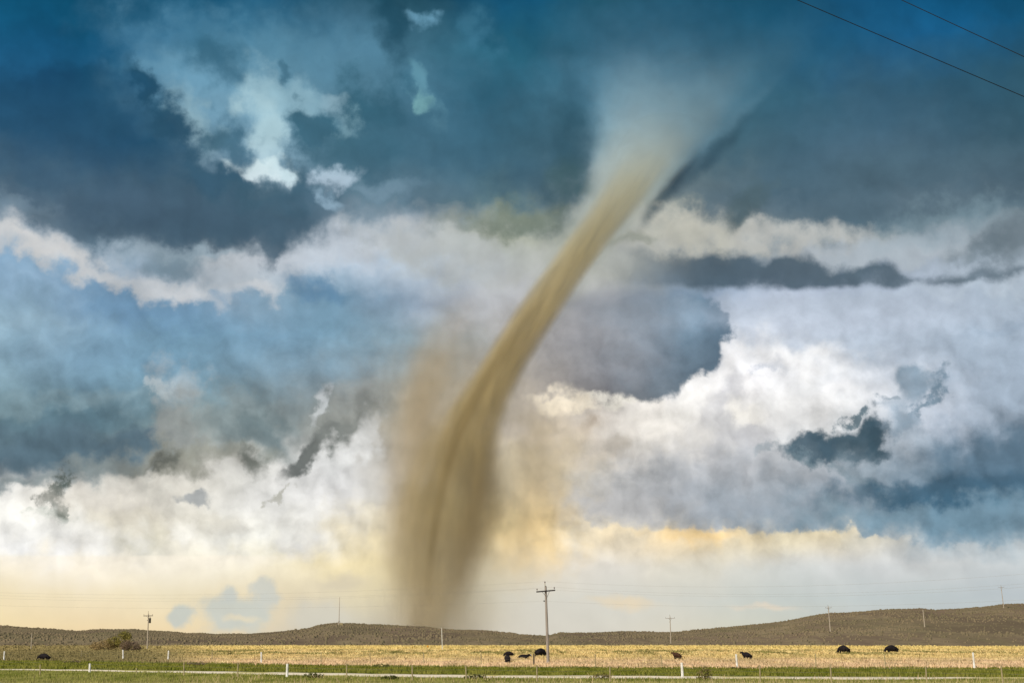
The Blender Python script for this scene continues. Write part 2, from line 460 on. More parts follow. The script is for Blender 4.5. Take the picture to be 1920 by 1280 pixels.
# scud
blob(1600, 828, 66, 30, -14, (52, 86, 104), 0.97, 0.3, 2.0)
blob(1530, 840, 42, 24, -10, (55, 88, 108), 0.95, 0.3, 2.2)
blob(1640, 815, 26, 32, 0, (50, 84, 102), 0.95, 0.3, 2.0)
blob(1595, 780, 24, 9, -25, (80, 112, 128), 0.9, 0.5, 3.6, nfine)
blob(1560, 876, 70, 10, 20, (110, 135, 150), 0.7, 0.7, 3.4, nfine)
blob(1610, 890, 30, 34, 10, (120, 142, 158), 0.6, 0.7, 2.5)
blob(1718, 715, 34, 24, 20, (118, 148, 170), 0.85, 0.4, 1.9)
blob(1690, 770, 24, 40, 15, (150, 170, 188), 0.7, 0.6, 2.2)
blob(1745, 745, 46, 8, -50, (92, 126, 148), 0.85, 0.6, 2.6, nfine)
blob(1700, 790, 34, 16, 0, (128, 152, 172), 0.7, 0.6, 2.6)
blob(1445, 845, 26, 8, -20, (160, 172, 184), 0.8, 0.5, 3.0, nfine)
blob(1660, 750, 20, 5, 0, (130, 150, 165), 0.7, 0.6, 3.4, nfine)

# left side: blue bank, its dark underside, torn scud
blob(200, 640, 260, 60, 0, (95, 148, 180), 0.4, 0.9, 0.8)
blob(60, 600, 90, 40, 0, (140, 175, 195), 0.5, 0.9, 1.0)
blob(90, 790, 160, 22, -6, (82, 122, 142), 0.7, 0.7, 0.9)
blob(150, 752, 150, 14, -8, (128, 160, 174), 0.6, 0.9, 1.0)
blob(120, 850, 190, 46, -4, (72, 104, 124), 0.92, 0.45, 0.8)
blob(270, 825, 50, 34, 0, (76, 108, 128), 0.9, 0.4, 1.4)
blob(40, 910, 120, 10, -5, (130, 145, 152), 0.85, 0.6, 0.9)
blob(220, 872, 90, 18, -8, (140, 150, 150), 0.7, 0.6, 1.5)
blob(330, 720, 40, 40, 20, (158, 178, 190), 0.8, 0.5, 2.6)
blob(300, 722, 22, 18, 0, (176, 192, 200), 0.8, 0.4, 2.4, nfine)
blob(345, 800, 46, 60, 10, (160, 165, 164), 0.8, 0.5, 2.0)
blob(440, 780, 70, 46, 0, (135, 150, 154), 0.7, 0.6, 1.9)
blob(330, 868, 70, 22, -6, (140, 140, 128), 0.8, 0.5, 1.9)
blob(490, 820, 60, 30, 20, (105, 126, 134), 0.8, 0.5, 1.8)
blob(560, 790, 50, 40, 0, (130, 146, 152), 0.7, 0.6, 1.8)
blob(400, 845, 90, 20, 0, (150, 152, 140), 0.7, 0.6, 2.0)
blob(306, 868, 30, 12, -50, (92, 96, 90), 0.85, 0.7, 2.2)
blob(285, 895, 22, 5, -60, (150, 155, 155), 0.7, 0.7, 2.0)
blob(464, 858, 13, 27, -25, (98, 104, 98), 0.85, 0.7, 2.2)
blob(490, 800, 34, 24, 10, (96, 118, 126), 0.7, 0.7, 1.8)
blob(640, 780, 90, 36, -35, (150, 154, 150), 0.75, 0.6, 1.4)
blob(580, 860, 62, 17, -42, (92, 98, 98), 0.95, 0.35, 1.7)
blob(650, 800, 80, 20, -42, (128, 134, 132), 0.8, 0.6, 1.5)
blob(525, 935, 26, 5, -32, (150, 150, 132), 0.85, 0.5, 3.0, nfine)
blob(602, 768, 9, 34, 25, (205, 212, 218), 0.85, 0.5, 1.6)
blob(655, 862, 52, 26, -44, (232, 234, 237), 0.92, 0.45, 1.4)
blob(690, 800, 16, 24, 20, (216, 218, 220), 0.8, 0.6, 1.6)
blob(110, 925, 18, 32, 8, (70, 84, 80), 0.95, 0.35, 2.4, nfine)
blob(112, 962, 7, 16, 10, (86, 98, 90), 0.85, 0.5, 3.4, nfine)
blob(90, 968, 26, 7, 10, (170, 180, 172), 0.6, 0.6, 4.0, nfine)
blob(200, 935, 90, 26, 0, (212, 208, 202), 0.8, 0.6, 1.6)
blob(360, 932, 28, 11, 6, (160, 165, 170), 0.9, 0.35, 1.2)
blob(300, 905, 60, 14, 0, (222, 218, 210), 0.7, 0.6, 1.6)
blob(250, 1012, 52, 24, 5, (200, 196, 178), 0.85, 0.5, 1.6)
blob(230, 975, 60, 22, 0, (222, 217, 205), 0.7, 0.6, 1.8)
blob(410, 975, 60, 18, 0, (224, 220, 210), 0.7, 0.6, 1.8)
blob(60, 1000, 140, 36, 5, (250, 250, 250), 0.85, 0.6, 1.2)
blob(350, 990, 26, 18, 0, (252, 250, 244), 0.85, 0.5, 1.6)
blob(560, 965, 110, 46, 0, (226, 226, 227), 0.6, 0.7, 1.7)
blob(620, 1000, 90, 30, 0, (218, 216, 212), 0.5, 0.7, 1.7)

# low light near the horizon
lowline = edge_mask([(-400,1040),(0,1041),(300,1042),(600,1040),(700,1038),(2320,1040)], 3, 6, nf, above=False, warped=UV0)
lay(g.m('MULTIPLY', lowline, g.m('MULTIPLY', g.step(V0, 1120, 1045), g.step(U0, 700, 420))), (252, 243, 226), 0.6)
base_line = edge_mask([(-400,1000),(1050,985),(1080,970),(1120,985),(1200,994),(1300,990),(1400,996),(1500,992),(1580,990),(1625,994),(1640,1010),(1760,1020),(1860,1022),(1920,1015),(2320,1010)], 7, 34, nf, above=False, warped=UVk)
blow = g.m('MULTIPLY', base_line, g.m('MULTIPLY', g.step(V0, 1075, 1000), g.step(U0, 1060, 1130)))
lay(blow, g.ramp(Un, [(XN(1080), lin((240,226,200))), (XN(1310), lin((246,220,176))), (XN(1450), lin((236,224,194))), (XN(1560), lin((242,226,192))), (XN(1700), lin((206,208,206))), (XN(1920), lin((196,202,205)))]), 0.85)
blob(1310, 1005, 46, 14, 0, (246, 216, 165), 0.8, 0.8, 1.2)
blob(1010, 980, 60, 80, 0, (238, 210, 158), 0.8, 0.9, 1.0)
blob(1010, 880, 80, 60, 0, (206, 188, 148), 0.6, 0.9, 1.2)
blob(680, 1040, 60, 70, 0, (242, 226, 184), 0.6, 0.9, 0.8)
blob(1190, 1020, 34, 22, 0, (214, 206, 190), 0.6, 0.8, 1.4)
blob(1370, 1045, 60, 22, 0, (214, 208, 190), 0.5, 0.8, 1.4)
blob(1170, 1130, 50, 9, 4, (232, 216, 188), 0.8, 0.7, 1.2)
blob(1440, 1138, 46, 5, 2, (226, 214, 196), 0.8, 0.7, 1.2)
blob(335, 1156, 28, 19, 0, (198, 203, 196), 0.9, 0.25, 1.3)
blob(445, 1150, 62, 34, 0, (202, 206, 198), 0.9, 0.25, 1.2)
blob(432, 1116, 14, 14, 0, (202, 206, 200), 0.8, 0.35, 1.6)
blob(496, 1114, 24, 24, 0, (206, 208, 200), 0.85, 0.3, 1.4)
blob(455, 1160, 24, 6, 0, (232, 220, 192), 0.7, 0.6, 1.4)
blob(600, 1155, 46, 26, 0, (212, 208, 194), 0.8, 0.4, 1.3)
blob(640, 1095, 40, 16, 0, (214, 204, 182), 0.7, 0.6, 1.4)

# relief: the light comes from the upper right, so every billow gets a light and a dark flank
Pr = g.vm('ADD', P, g.scale(wf, 0.35))
ra = g.noise(Pr, 1.15, 5, 0.5)
rb = g.noise(g.vm('ADD', Pr, (0.13, 0.0, 0.17)), 1.15, 5, 0.5)
rel = g.m('SUBTRACT', ra, rb)
amp = g.m('ADD', g.step(V0, 480, 760, 0.42, 1.05), 0.0)
amp = g.m('MULTIPLY', amp, g.step(V0, 1110, 1010, 0.12, 1.0))
shade = g.m('MULTIPLY_ADD', g.m('MULTIPLY', rel, amp), 1.35, 1.0)
shade = g.m('MULTIPLY', shade, g.m('MULTIPLY_ADD', g.m('MULTIPLY', nbig, g.m('MULTIPLY', g.step(V0, 1120, 900, 0.15, 1.0), g.step(V0, 560, 380, 1.0, 1.8))), 0.27, 1.0))
shade = g.m('MULTIPLY', shade, g.m('MULTIPLY_ADD', g.m('MULTIPLY', nf, g.step(V0, 1120, 900, 0.15, 1.0)), 0.09, 1.0))
col = g.vm('MULTIPLY', col, g.com(shade, shade, shade))

# all round the rest of the sky the same broken storm deck goes on over a pale horizon
Vg = g.m('MULTIPLY_ADD', g.sep(UV)[1], 1 / 1800.0, 600 / 1800.0)
around = g.ramp(Vg, [(0.0, lin((20,72,100))), (0.33, lin((30,82,110))), (0.52, lin((75,110,130))), (0.60, lin((165,180,190))), (0.68, lin((140,165,185))), (0.78, lin((190,200,210))), (0.88, lin((225,222,215))), (1.0, lin((225,215,192)))])
around = g.mix(g.step(nbig, 0.02, 0.2, 0.0, 0.5), around, lin((150, 175, 195)))
side = g.step(g.m('ABSOLUTE', g.m('SUBTRACT', U0, 960.0)), 1150, 1900)
top = g.step(V0, -150, -700)
col = g.mix(g.m('MAXIMUM', side, top), col, around)
warm = g.m('MULTIPLY', g.step(V0, 700, 800), g.step(V0, 1060, 980))
warm = g.m('MULTIPLY', warm, g.step(U0, 1750, 1450))
col = g.mix(warm, col, (1.0, 0.985, 0.93, 1.0), 'MULTIPLY')
col = g.mix(g.step(V0, 420, 260), col, (0.86, 1.0, 0.96, 1.0), 'MULTIPLY')
col = g.mix(g.m('MULTIPLY', g.step(V0, 400, 450), g.step(V0, 640, 560)), col, (0.86, 0.89, 0.90, 1.0), 'MULTIPLY')
hs = g.new('ShaderNodeHueSaturation')
g.put(hs.inputs['Saturation'], g.m('ADD', g.step(V0, 60, 520, 0.98, 0.80), g.step(V0, 880, 1020, 0.0, 0.26)))
g.put(hs.inputs['Color'], col)
col = g.mix(0.985, nis.outputs[0], g.scale(hs.outputs[0], 10.0))
wt.links.new(col, bg.inputs['Color'])


# ------------------------------------------------------------------ materials
def mat(name):
    m = bpy.data.materials.new(name)
    m.use_nodes = True
    t = m.node_tree
    t.nodes.clear()
    k = G(t)
    o = k.new('ShaderNodeOutputMaterial')
    return m, k, o


def solid(name, c, rough=0.8, c2=None, scale=8.0, bump=0.0, spec=0.3, stretch=None):
    m, k, o = mat(name)
    b = k.new('ShaderNodeBsdfPrincipled')
    b.inputs['Roughness'].default_value = rough
    b.inputs['Specular IOR Level'].default_value = spec
    co = k.new('ShaderNodeTexCoord').outputs['Object']
    if stretch:
        co = k.vm('MULTIPLY', co, stretch)
    n = k.noise(co, scale, 5, 0.6)
    c2 = c2 or tuple(v * 0.7 for v in c)
    k.put(b.inputs['Base Color'], k.mix(k.step(n, 0.35, 0.65), (*c, 1), (*c2, 1)))
    if bump:
        bp = k.new('ShaderNodeBump')
        bp.inputs['Strength'].default_value = bump
        k.put(bp.inputs['Height'], n)
        k.put(b.inputs['Normal'], bp.outputs[0])
    m.node_tree.links.new(b.outputs[0], o.inputs['Surface'])
    return m


def field_color(k, kind):
    """colours of the grassland by place in the world"""
    pos = k.new('ShaderNodeNewGeometry').outputs['Position']
    flat = k.vm('MULTIPLY', pos, (1.0, 0.22, 0.0))
    big = k.noise(flat, 0.11, 5, 0.6)
    mid = k.noise(flat, 0.45, 5, 0.65)
    fine = k.noise(pos, 1.7, 4, 0.7)
    x, y = k.sep(pos)[0:2]
    if kind == 'gold':
        c = k.mix(k.step(fine, 0.35, 0.68), (0.76, 0.59, 0.27, 1), (0.58, 0.43, 0.21, 1))
        c = k.mix(k.step(k.m('MULTIPLY_ADD', k.m('SUBTRACT', mid, 0.5), 60.0, y), 235, 175), c, (0.72, 0.53, 0.34, 1))
        belt = k.m('MULTIPLY', k.step(y, 235, 275), k.step(y, 360, 320))
        gm = k.m('MULTIPLY', k.step(k.m('MULTIPLY_ADD', mid, 0.3, k.m('MULTIPLY', big, 0.7)), 0.475, 0.545), k.m('MULTIPLY_ADD', belt, 0.7, 0.28))
        c = k.mix(gm, c, (0.24, 0.215, 0.07, 1))
        c = k.mix(k.step(k.noise(k.vm('MULTIPLY', pos, (1.0, 0.3, 0.0)), 0.21, 5, 0.65), 0.52, 0.66, 0, 0.6), c, (0.30, 0.22, 0.11, 1))
        c = k.mix(k.step(k.noise(k.vm('MULTIPLY', pos, (1.0, 0.3, 0.0)), 0.17, 5, 0.65), 0.54, 0.68, 0, 0.7), c, (0.84, 0.70, 0.36, 1))
        c = k.mix(k.step(y, 330, 390, 0.0, 0.55), c, (0.74, 0.59, 0.22, 1))
        # the left end of the field is green and weedy
        az_ = k.m('DIVIDE', x, y)
        lm = k.step(k.m('MULTIPLY_ADD', k.m('SUBTRACT', big, 0.5), 0.10, az_), -0.20, -0.28)
        lm = k.m('MULTIPLY', lm, k.m('MULTIPLY_ADD', k.step(k.m('MULTIPLY_ADD', k.m('SUBTRACT', mid, 0.5), 140.0, y), 350, 235), 0.5, 0.5))
        c = k.mix(k.m('MULTIPLY', lm, 0.9), c, k.mix(k.step(fine, 0.4, 0.65), (0.15, 0.16, 0.045, 1), (0.25, 0.21, 0.09, 1)))
        c = k.mix(k.step(k.m('DIVIDE', x, y), -0.19, -0.27, 0.0, 0.72), c, (0.235, 0.19, 0.095, 1))
    elif kind == 'green':
        c = k.mix(k.step(mid, 0.35, 0.65), (0.135, 0.155, 0.02, 1), (0.25, 0.24, 0.055, 1))
        c = k.mix(k.step(fine, 0.5, 0.75, 0, 0.5), c, (0.07, 0.095, 0.015, 1))
    else:
        c = k.mix(k.step(mid, 0.38, 0.62), (0.155, 0.175, 0.03, 1), (0.31, 0.30, 0.09, 1))
        c = k.mix(k.step(fine, 0.55, 0.7, 0, 0.7), c, (0.47, 0.40, 0.20, 1))
        c = k.mix(k.step(k.m('MULTIPLY_ADD', k.m('SUBTRACT', mid, 0.5), 16.0, y), 112, 104, 0, 0.6), c, (0.45, 0.38, 0.2, 1))
    return c


def grassy(name, kind, gain=1.0):
    m, k, o = mat(name)
    b = k.new('ShaderNodeBsdfDiffuse')
    c = field_color(k, kind)
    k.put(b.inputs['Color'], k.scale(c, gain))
    m.node_tree.links.new(b.outputs[0], o.inputs['Surface'])
    return m


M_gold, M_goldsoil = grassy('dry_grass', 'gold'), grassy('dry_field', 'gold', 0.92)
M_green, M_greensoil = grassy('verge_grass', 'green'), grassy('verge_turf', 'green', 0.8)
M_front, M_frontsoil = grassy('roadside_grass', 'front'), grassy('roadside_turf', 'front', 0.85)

M_dirt, k_, o_ = mat('pale_dirt')
b_ = k_.new('ShaderNodeBsdfDiffuse')
pos_ = k_.new('ShaderNodeNewGeometry').outputs['Position']
a_ = k_.noise(k_.vm('MULTIPLY', pos_, (1, 1.0, 0)), 0.12, 4, 0.6)
c_ = k_.mix(k_.step(k_.noise(pos_, 1.1, 5, 0.7), 0.35, 0.65), (0.88, 0.79, 0.66, 1), (0.76, 0.65, 0.50, 1))
c_ = k_.mix(k_.step(a_, 0.52, 0.66), c_, (0.52, 0.46, 0.16, 1))
k_.put(b_.inputs['Color'], c_)
M_dirt.node_tree.links.new(b_.outputs[0], o_.inputs['Surface'])

M_hill, k_, o_ = mat('sagebrush_slope')
b_ = k_.new('ShaderNodeBsdfDiffuse')
pos_ = k_.new('ShaderNodeNewGeometry').outputs['Position']
fl_ = k_.vm('MULTIPLY', pos_, (1.0, 0.25, 1.0))
n1 = k_.noise(fl_, 0.012, 4, 0.6)
n2 = k_.noise(fl_, 0.06, 6, 0.7)
n3 = k_.noise(pos_, 0.35, 5, 0.7)
c_ = k_.mix(k_.step(n1, 0.40, 0.60), (0.205, 0.150, 0.108, 1), (0.172, 0.148, 0.086, 1))
c_ = k_.mix(k_.step(n2, 0.42, 0.62), c_, (0.26, 0.205, 0.13, 1))
n4 = k_.noise(k_.vm('MULTIPLY', pos_, (1.0, 0.12, 2.0)), 0.035, 4, 0.6)
c_ = k_.mix(k_.step(n4, 0.46, 0.62, 0, 0.75), c_, (0.135, 0.10, 0.075, 1))
c_ = k_.mix(k_.step(n3, 0.48, 0.66, 0, 0.7), c_, (0.13, 0.105, 0.07, 1))
k_.put(b_.inputs['Color'], c_)
M_hill.node_tree.links.new(b_.outputs[0], o_.inputs['Surface'])

M_sage = solid('sagebrush_leaves', (0.21, 0.165, 0.105), 0.95, (0.16, 0.135, 0.082), 0.02, spec=0.05)
M_white = solid('white_paint', (0.80, 0.79, 0.77), 0.6, (0.66, 0.63, 0.58), 3.0)
M_post = solid('weathered_post', (0.40, 0.33, 0.19), 0.9, (0.27, 0.22, 0.12), 2.0)
M_postdark = solid('dark_old_post', (0.12, 0.09, 0.06), 0.9, (0.07, 0.055, 0.04), 3.0)
M_wire = solid('galvanised_wire', (0.22, 0.21, 0.19), 0.6, (0.15, 0.14, 0.13), 1.0)
M_pole = solid('grey_pole_wood', (0.40, 0.36, 0.33), 0.85, (0.26, 0.22, 0.19), 1.2, 0.2, stretch=(6, 6, 0.5))
M_pole2 = solid('pale_pole_wood', (0.52, 0.45, 0.36), 0.85, (0.40, 0.34, 0.27), 1.2, 0.2, stretch=(6, 6, 0.5))
M_arm = solid('dark_creosote_timber', (0.035, 0.028, 0.030), 0.8, (0.02, 0.017, 0.02), 2.0)
M_iron = solid('dark_iron', (0.06, 0.055, 0.05), 0.5, (0.04, 0.035, 0.03), 4.0)
M_ceram = solid('brown_ceramic', (0.10, 0.05, 0.05), 0.25, (0.08, 0.04, 0.05), 4.0, spec=0.5)
M_cable = solid('black_cable', (0.006, 0.012, 0.016), 0.9, (0.004, 0.009, 0.012), 1.0)
M_cable2 = solid('aluminium_cable', (0.36, 0.34, 0.30), 0.5, (0.30, 0.28, 0.25), 1.0)
M_black = solid('black_hide', (0.010, 0.008, 0.011), 0.75, (0.018, 0.013, 0.014), 2.5, spec=0.15)
M_brown = solid('brown_black_hide', (0.075, 0.035, 0.018), 0.75, (0.022, 0.013, 0.010), 1.2, spec=0.15)
M_calf = solid('red_brown_hide', (0.13, 0.075, 0.06), 0.8, (0.09, 0.05, 0.045), 2.5, spec=0.15)
M_face = solid('white_hide', (0.72, 0.68, 0.60), 0.8, (0.6, 0.56, 0.5), 4.0, spec=0.15)
M_orange = solid('orange_marker_paint', (0.85, 0.38, 0.02), 0.5, (0.75, 0.32, 0.02), 4.0)
M_leaf_g = solid('olive_leaves', (0.34, 0.29, 0.08), 0.9, (0.21, 0.19, 0.055), 0.6, spec=0.05)
M_leaf_b = solid('brown_leaves', (0.42, 0.31, 0.15), 0.9, (0.26, 0.19, 0.085), 0.5, spec=0.05)
M_leaf_d = solid('dark_leaves', (0.27, 0.19, 0.13), 0.9, (0.15, 0.11, 0.08), 0.5, spec=0.05)
M_weed = solid('weed_leaves', (0.10, 0.11, 0.03), 0.9, (0.06, 0.065, 0.02), 1.2, spec=0.05)
M_weedb = solid('dry_weed_leaves', (0.22, 0.18, 0.075), 0.9, (0.13, 0.105, 0.04), 1.2, spec=0.05)
M_stem = solid('woody_stem', (0.09, 0.065, 0.04), 0.9, (0.06, 0.045, 0.03), 4.0)


# ------------------------------------------------------------------ mesh helpers
class MB:
    def __init__(s):
        s.v, s.f = [], []

    def add(s, v, f):
        n = len(s.v)
        s.v += [tuple(p) for p in v]
        s.f += [tuple(i + n for i in q) for q in f]
        return s

    def box(s, c, sx, sy, sz, rot=None):
        v = [Vector((x * sx / 2, y * sy / 2, z * sz / 2)) for x in (-1, 1) for y in (-1, 1) for z in (-1, 1)]
        if rot is not None:
            v = [rot @ p for p in v]
        c = Vector(c)
        return s.add([p + c for p in v], [(0, 1, 3, 2), (4, 6, 7, 5), (0, 4, 5, 1), (2, 3, 7, 6), (0, 2, 6, 4), (1, 5, 7, 3)])

    def tube(s, pts, rad, n=8, cap=True):
        pts = [Vector(p) for p in pts]
        rad = rad if isinstance(rad, (list, tuple)) else [rad] * len(pts)
        v, f = [], []
        for i, p in enumerate(pts):
            d = (pts[min(i + 1, len(pts) - 1)] - pts[max(i - 1, 0)]).normalized()
            a = d.cross(Vector((0, 0, 1)) if abs(d.z) < 0.9 else Vector((0, 1, 0))).normalized()
            b = d.cross(a)
            for j in range(n):
                t = 2 * math.pi * j / n
                v.append(p + (a * math.cos(t) + b * math.sin(t)) * rad[i])
        for i in range(len(pts) - 1):
            for j in range(n):
                f.append((i * n + j, i * n + (j + 1) % n, (i + 1) * n + (j + 1) % n, (i + 1) * n + j))
        if cap:
            f.append(tuple(range(n)))
            f.append(tuple(reversed(range((len(pts) - 1) * n, len(pts) * n))))
        return s.add(v, f)

    def build(s, name, m, parent=None, loc=None, smooth=False):
        me = bpy.data.meshes.new(name)
        me.from_pydata(s.v, [], s.f)
        me.update()
        if smooth:
            me.polygons.foreach_set('use_smooth', [True] * len(me.polygons))
        me.materials.append(m)
        return link(name, me, parent, loc)


def link(name, me, parent=None, loc=None):
    o = bpy.data.objects.new(name, me)
    COL.objects.link(o)
    if parent is not None:
        o.parent = parent
    if loc is not None:
        o.location = loc
    return o


def np_mesh(name, verts, faces_tri, m, parent=None):
    me = bpy.data.meshes.new(name)
    nv, nt = len(verts), len(faces_tri)
    me.vertices.add(nv)
    me.vertices.foreach_set('co', np.asarray(verts, dtype=np.float32).ravel())
    me.loops.add(nt * 3)
    me.loops.foreach_set('vertex_index', np.asarray(faces_tri, dtype=np.int32).ravel())
    me.polygons.add(nt)
    me.polygons.foreach_set('loop_start', np.arange(0, nt * 3, 3, dtype=np.int32))
    me.update(calc_edges=True)
    me.validate()
    me.materials.append(m)
    return link(name, me, parent)


def tag(o, label=None, cat=None, group=None, kind=None):
    if label: o['label'] = label
    if cat: o['category'] = cat
    if group: o['group'] = group
    if kind: o['kind'] = kind
    return o


def empty(name, loc, label, cat, group=None, rz=0.0):
    o = bpy.data.objects.new(name, None)
    COL.objects.link(o)
    o.location = loc
    o.rotation_euler = (0, 0, rz)
    o.empty_display_size = 0.3
    return tag(o, label, cat, group)


def copy_tree(o, parent=None):
    c = o.copy()
    COL.objects.link(c)
    c.parent = parent
    for ch in list(o.children):
        copy_tree(ch, c)
    return c


# ------------------------------------------------------------------ ground and hill
RND = np.random.default_rng(7)
FIELD_END = 430.0
mb = MB()
rings = [0, 60, 100, 160, 240, 340, 500, 800, 1500, 3000, 6000, 14000]
N = 64
mb.v.append((0, 0, 0))
for r in rings[1:]:
    for j in range(N):
        t = 2 * math.pi * j / N
        mb.v.append((r * math.sin(t), r * math.cos(t), 0.0))
for j in range(N):
    mb.f.append((0, 1 + (j + 1) % N, 1 + j))
for i in range(len(rings) - 2):
    for j in range(N):
        a, b = 1 + i * N + j, 1 + i * N + (j + 1) % N
        mb.f.append((a, b, b + N, a + N))
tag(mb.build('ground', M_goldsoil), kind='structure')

CREST = [(-700,1172),(-300,1170),(0,1175),(30,1176),(60,1178),(105,1181),(145,1182.5),(185,1180),(250,1180.5),(290,1182.5),(350,1186),(410,1188),(480,1186),(575,1179),(600,1172),(622,1169),(655,1170),(745,1172.5),(775,1174.5),(827,1178),(880,1180),(930,1183),(980,1189.5),(1020,1192),(1050,1186),(1105,1185),(1162,1183),(1240,1184),(1275,1183.5),(1302,1179.6),(1357,1176),(1420,1172),(1465,1167.5),(1490,1163),(1511,1159),(1552,1152.5),(1594,1150),(1640,1146),(1697,1144),(1728,1142.5),(1755,1145.6),(1811,1143),(1845,1141),(1884,1137),(1920,1137),(2200,1120),(2700,1130)]
cx = np.array([c[0] for c in CREST], float)
cy = np.array([c[1] for c in CREST], float)
R0, RC, RE = FIELD_END, 1000.0, 2600.0


def vnoise(x, y, seed=0):
    """cheap smooth value noise"""
    xi, yi = np.floor(x), np.floor(y)
    xf, yf = x - xi, y - yi
    xf, yf = xf * xf * (3 - 2 * xf), yf * yf * (3 - 2 * yf)

    def h(a, b):
        s = np.sin(a * 127.1 + b * 311.7 + seed * 74.7) * 43758.5453
        return s - np.floor(s)
    return (h(xi, yi) * (1 - xf) + h(xi + 1, yi) * xf) * (1 - yf) + (h(xi, yi + 1) * (1 - xf) + h(xi + 1, yi + 1) * xf) * yf - 0.5


def hill_z(x, y):
    """height of the rolling slope at a world point (arrays)"""
    x, y = np.asarray(x, float), np.asarray(y, float)
    r = np.hypot(x, y)
    px = 960 + 2667 * x / np.maximum(y, 1.0) * 1.0187
    cpy = np.interp(px, cx, cy)
    zc = CAM_H + RC * (HOR - cpy) / 2667.0 - 0.7
    t = np.clip((r - R0) / (RC - R0), 0, 1)
    s = t * (1.35 - 0.35 * t * t) / 1.0
    back = np.clip((RE - r) / (RE - RC), 0, 1)
    back = back * back * (3 - 2 * back)
    z = np.where(r < RC, zc * s, zc * back)
    bump = (vnoise(x / 26, y / 60, 1) * 2.0 + vnoise(x / 9, y / 20, 2) * 0.8 + vnoise(x / 3.2, y / 7, 3) * 0.35)
    edge = np.clip((r - R0) / 60.0, 0, 1) * np.where(r > RC, 0.4, 1.0)
    return z + bump * edge * np.clip((px + 3000) / 2000, 0, 1) - 0.02


azs = np.linspace(R(-34), R(34), 900)
rs = np.concatenate([np.linspace(R0, RC, 110), np.linspace(RC + 10, RE, 50)])
A, RR = np.meshgrid(azs, rs)
X, Y = RR * np.sin(A), RR * np.cos(A)
Z = hill_z(X, Y)
verts = np.stack([X, Y, Z], -1).reshape(-1, 3)
ni, nj = A.shape
idx = np.arange(ni * nj).reshape(ni, nj)
a, b, c, d = idx[:-1, :-1].ravel(), idx[:-1, 1:].ravel(), idx[1:, 1:].ravel(), idx[1:, :-1].ravel()
tri = np.concatenate([np.stack([a, b, c], 1), np.stack([a, c, d], 1)])
hill = np_mesh('hills', verts, tri, M_hill)
tag(hill, kind='structure')


def band_pts(top, bottom, px0=-420, px1=2340, n=90):
    res = []
    for px in np.linspace(px0, px1, n):
        t = np.interp(px, [p[0] for p in top], [p[1] for p in top])
        b = np.interp(px, [p[0] for p in bottom], [p[1] for p in bottom])
        res.append((on_ground(px, t), on_ground(px, b)))
    return res


def strip(name, top, bottom, z, m, kind='structure', jit=0.0):
    k = MB()
    pts = band_pts(top, bottom)
    for i, (t, b) in enumerate(pts):
        j = jit * math.sin(i * 1.7) + jit * 0.7 * math.sin(i * 4.3)
        k.v += [(t.x, t.y + j, z), (b.x, b.y + j * 0.4, z)]
    for i in range(len(pts) - 1):
        k.f.append((2 * i, 2 * i + 1, 2 * i + 3, 2 * i + 2))
    return tag(k.build(name, m), kind=kind)


L_FIELD = [(-420,1231),(0,1238),(160,1240),(345,1243),(480,1246),(700,1248),(960,1251),(1300,1253),(1600,1253),(1920,1252),(2340,1251)]
L_T0 = [(-420,1250),(0,1253.3),(160,1254.6),(345,1257.2),(538,1260.2),(800,1263.8),(960,1265.2),(1144,1266),(1300,1267.2),(1600,1268.4),(1750,1268.7),(1920,1269),(2340,1269)]
L_T1 = [(-420,1252),(0,1255.2),(160,1257.2),(345,1260.8),(538,1264.6),(800,1269.2),(960,1270.4),(1144,1271),(1300,1271.2),(1600,1273.4),(1700,1273),(1800,1271.8),(1920,1271.4),(2340,1271)]
L_NEAR = [(-420,1560),(2340,1560)]
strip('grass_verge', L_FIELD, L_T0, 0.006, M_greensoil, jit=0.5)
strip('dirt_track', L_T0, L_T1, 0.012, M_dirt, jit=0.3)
strip('roadside', L_T1, L_NEAR, 0.008, M_frontsoil)


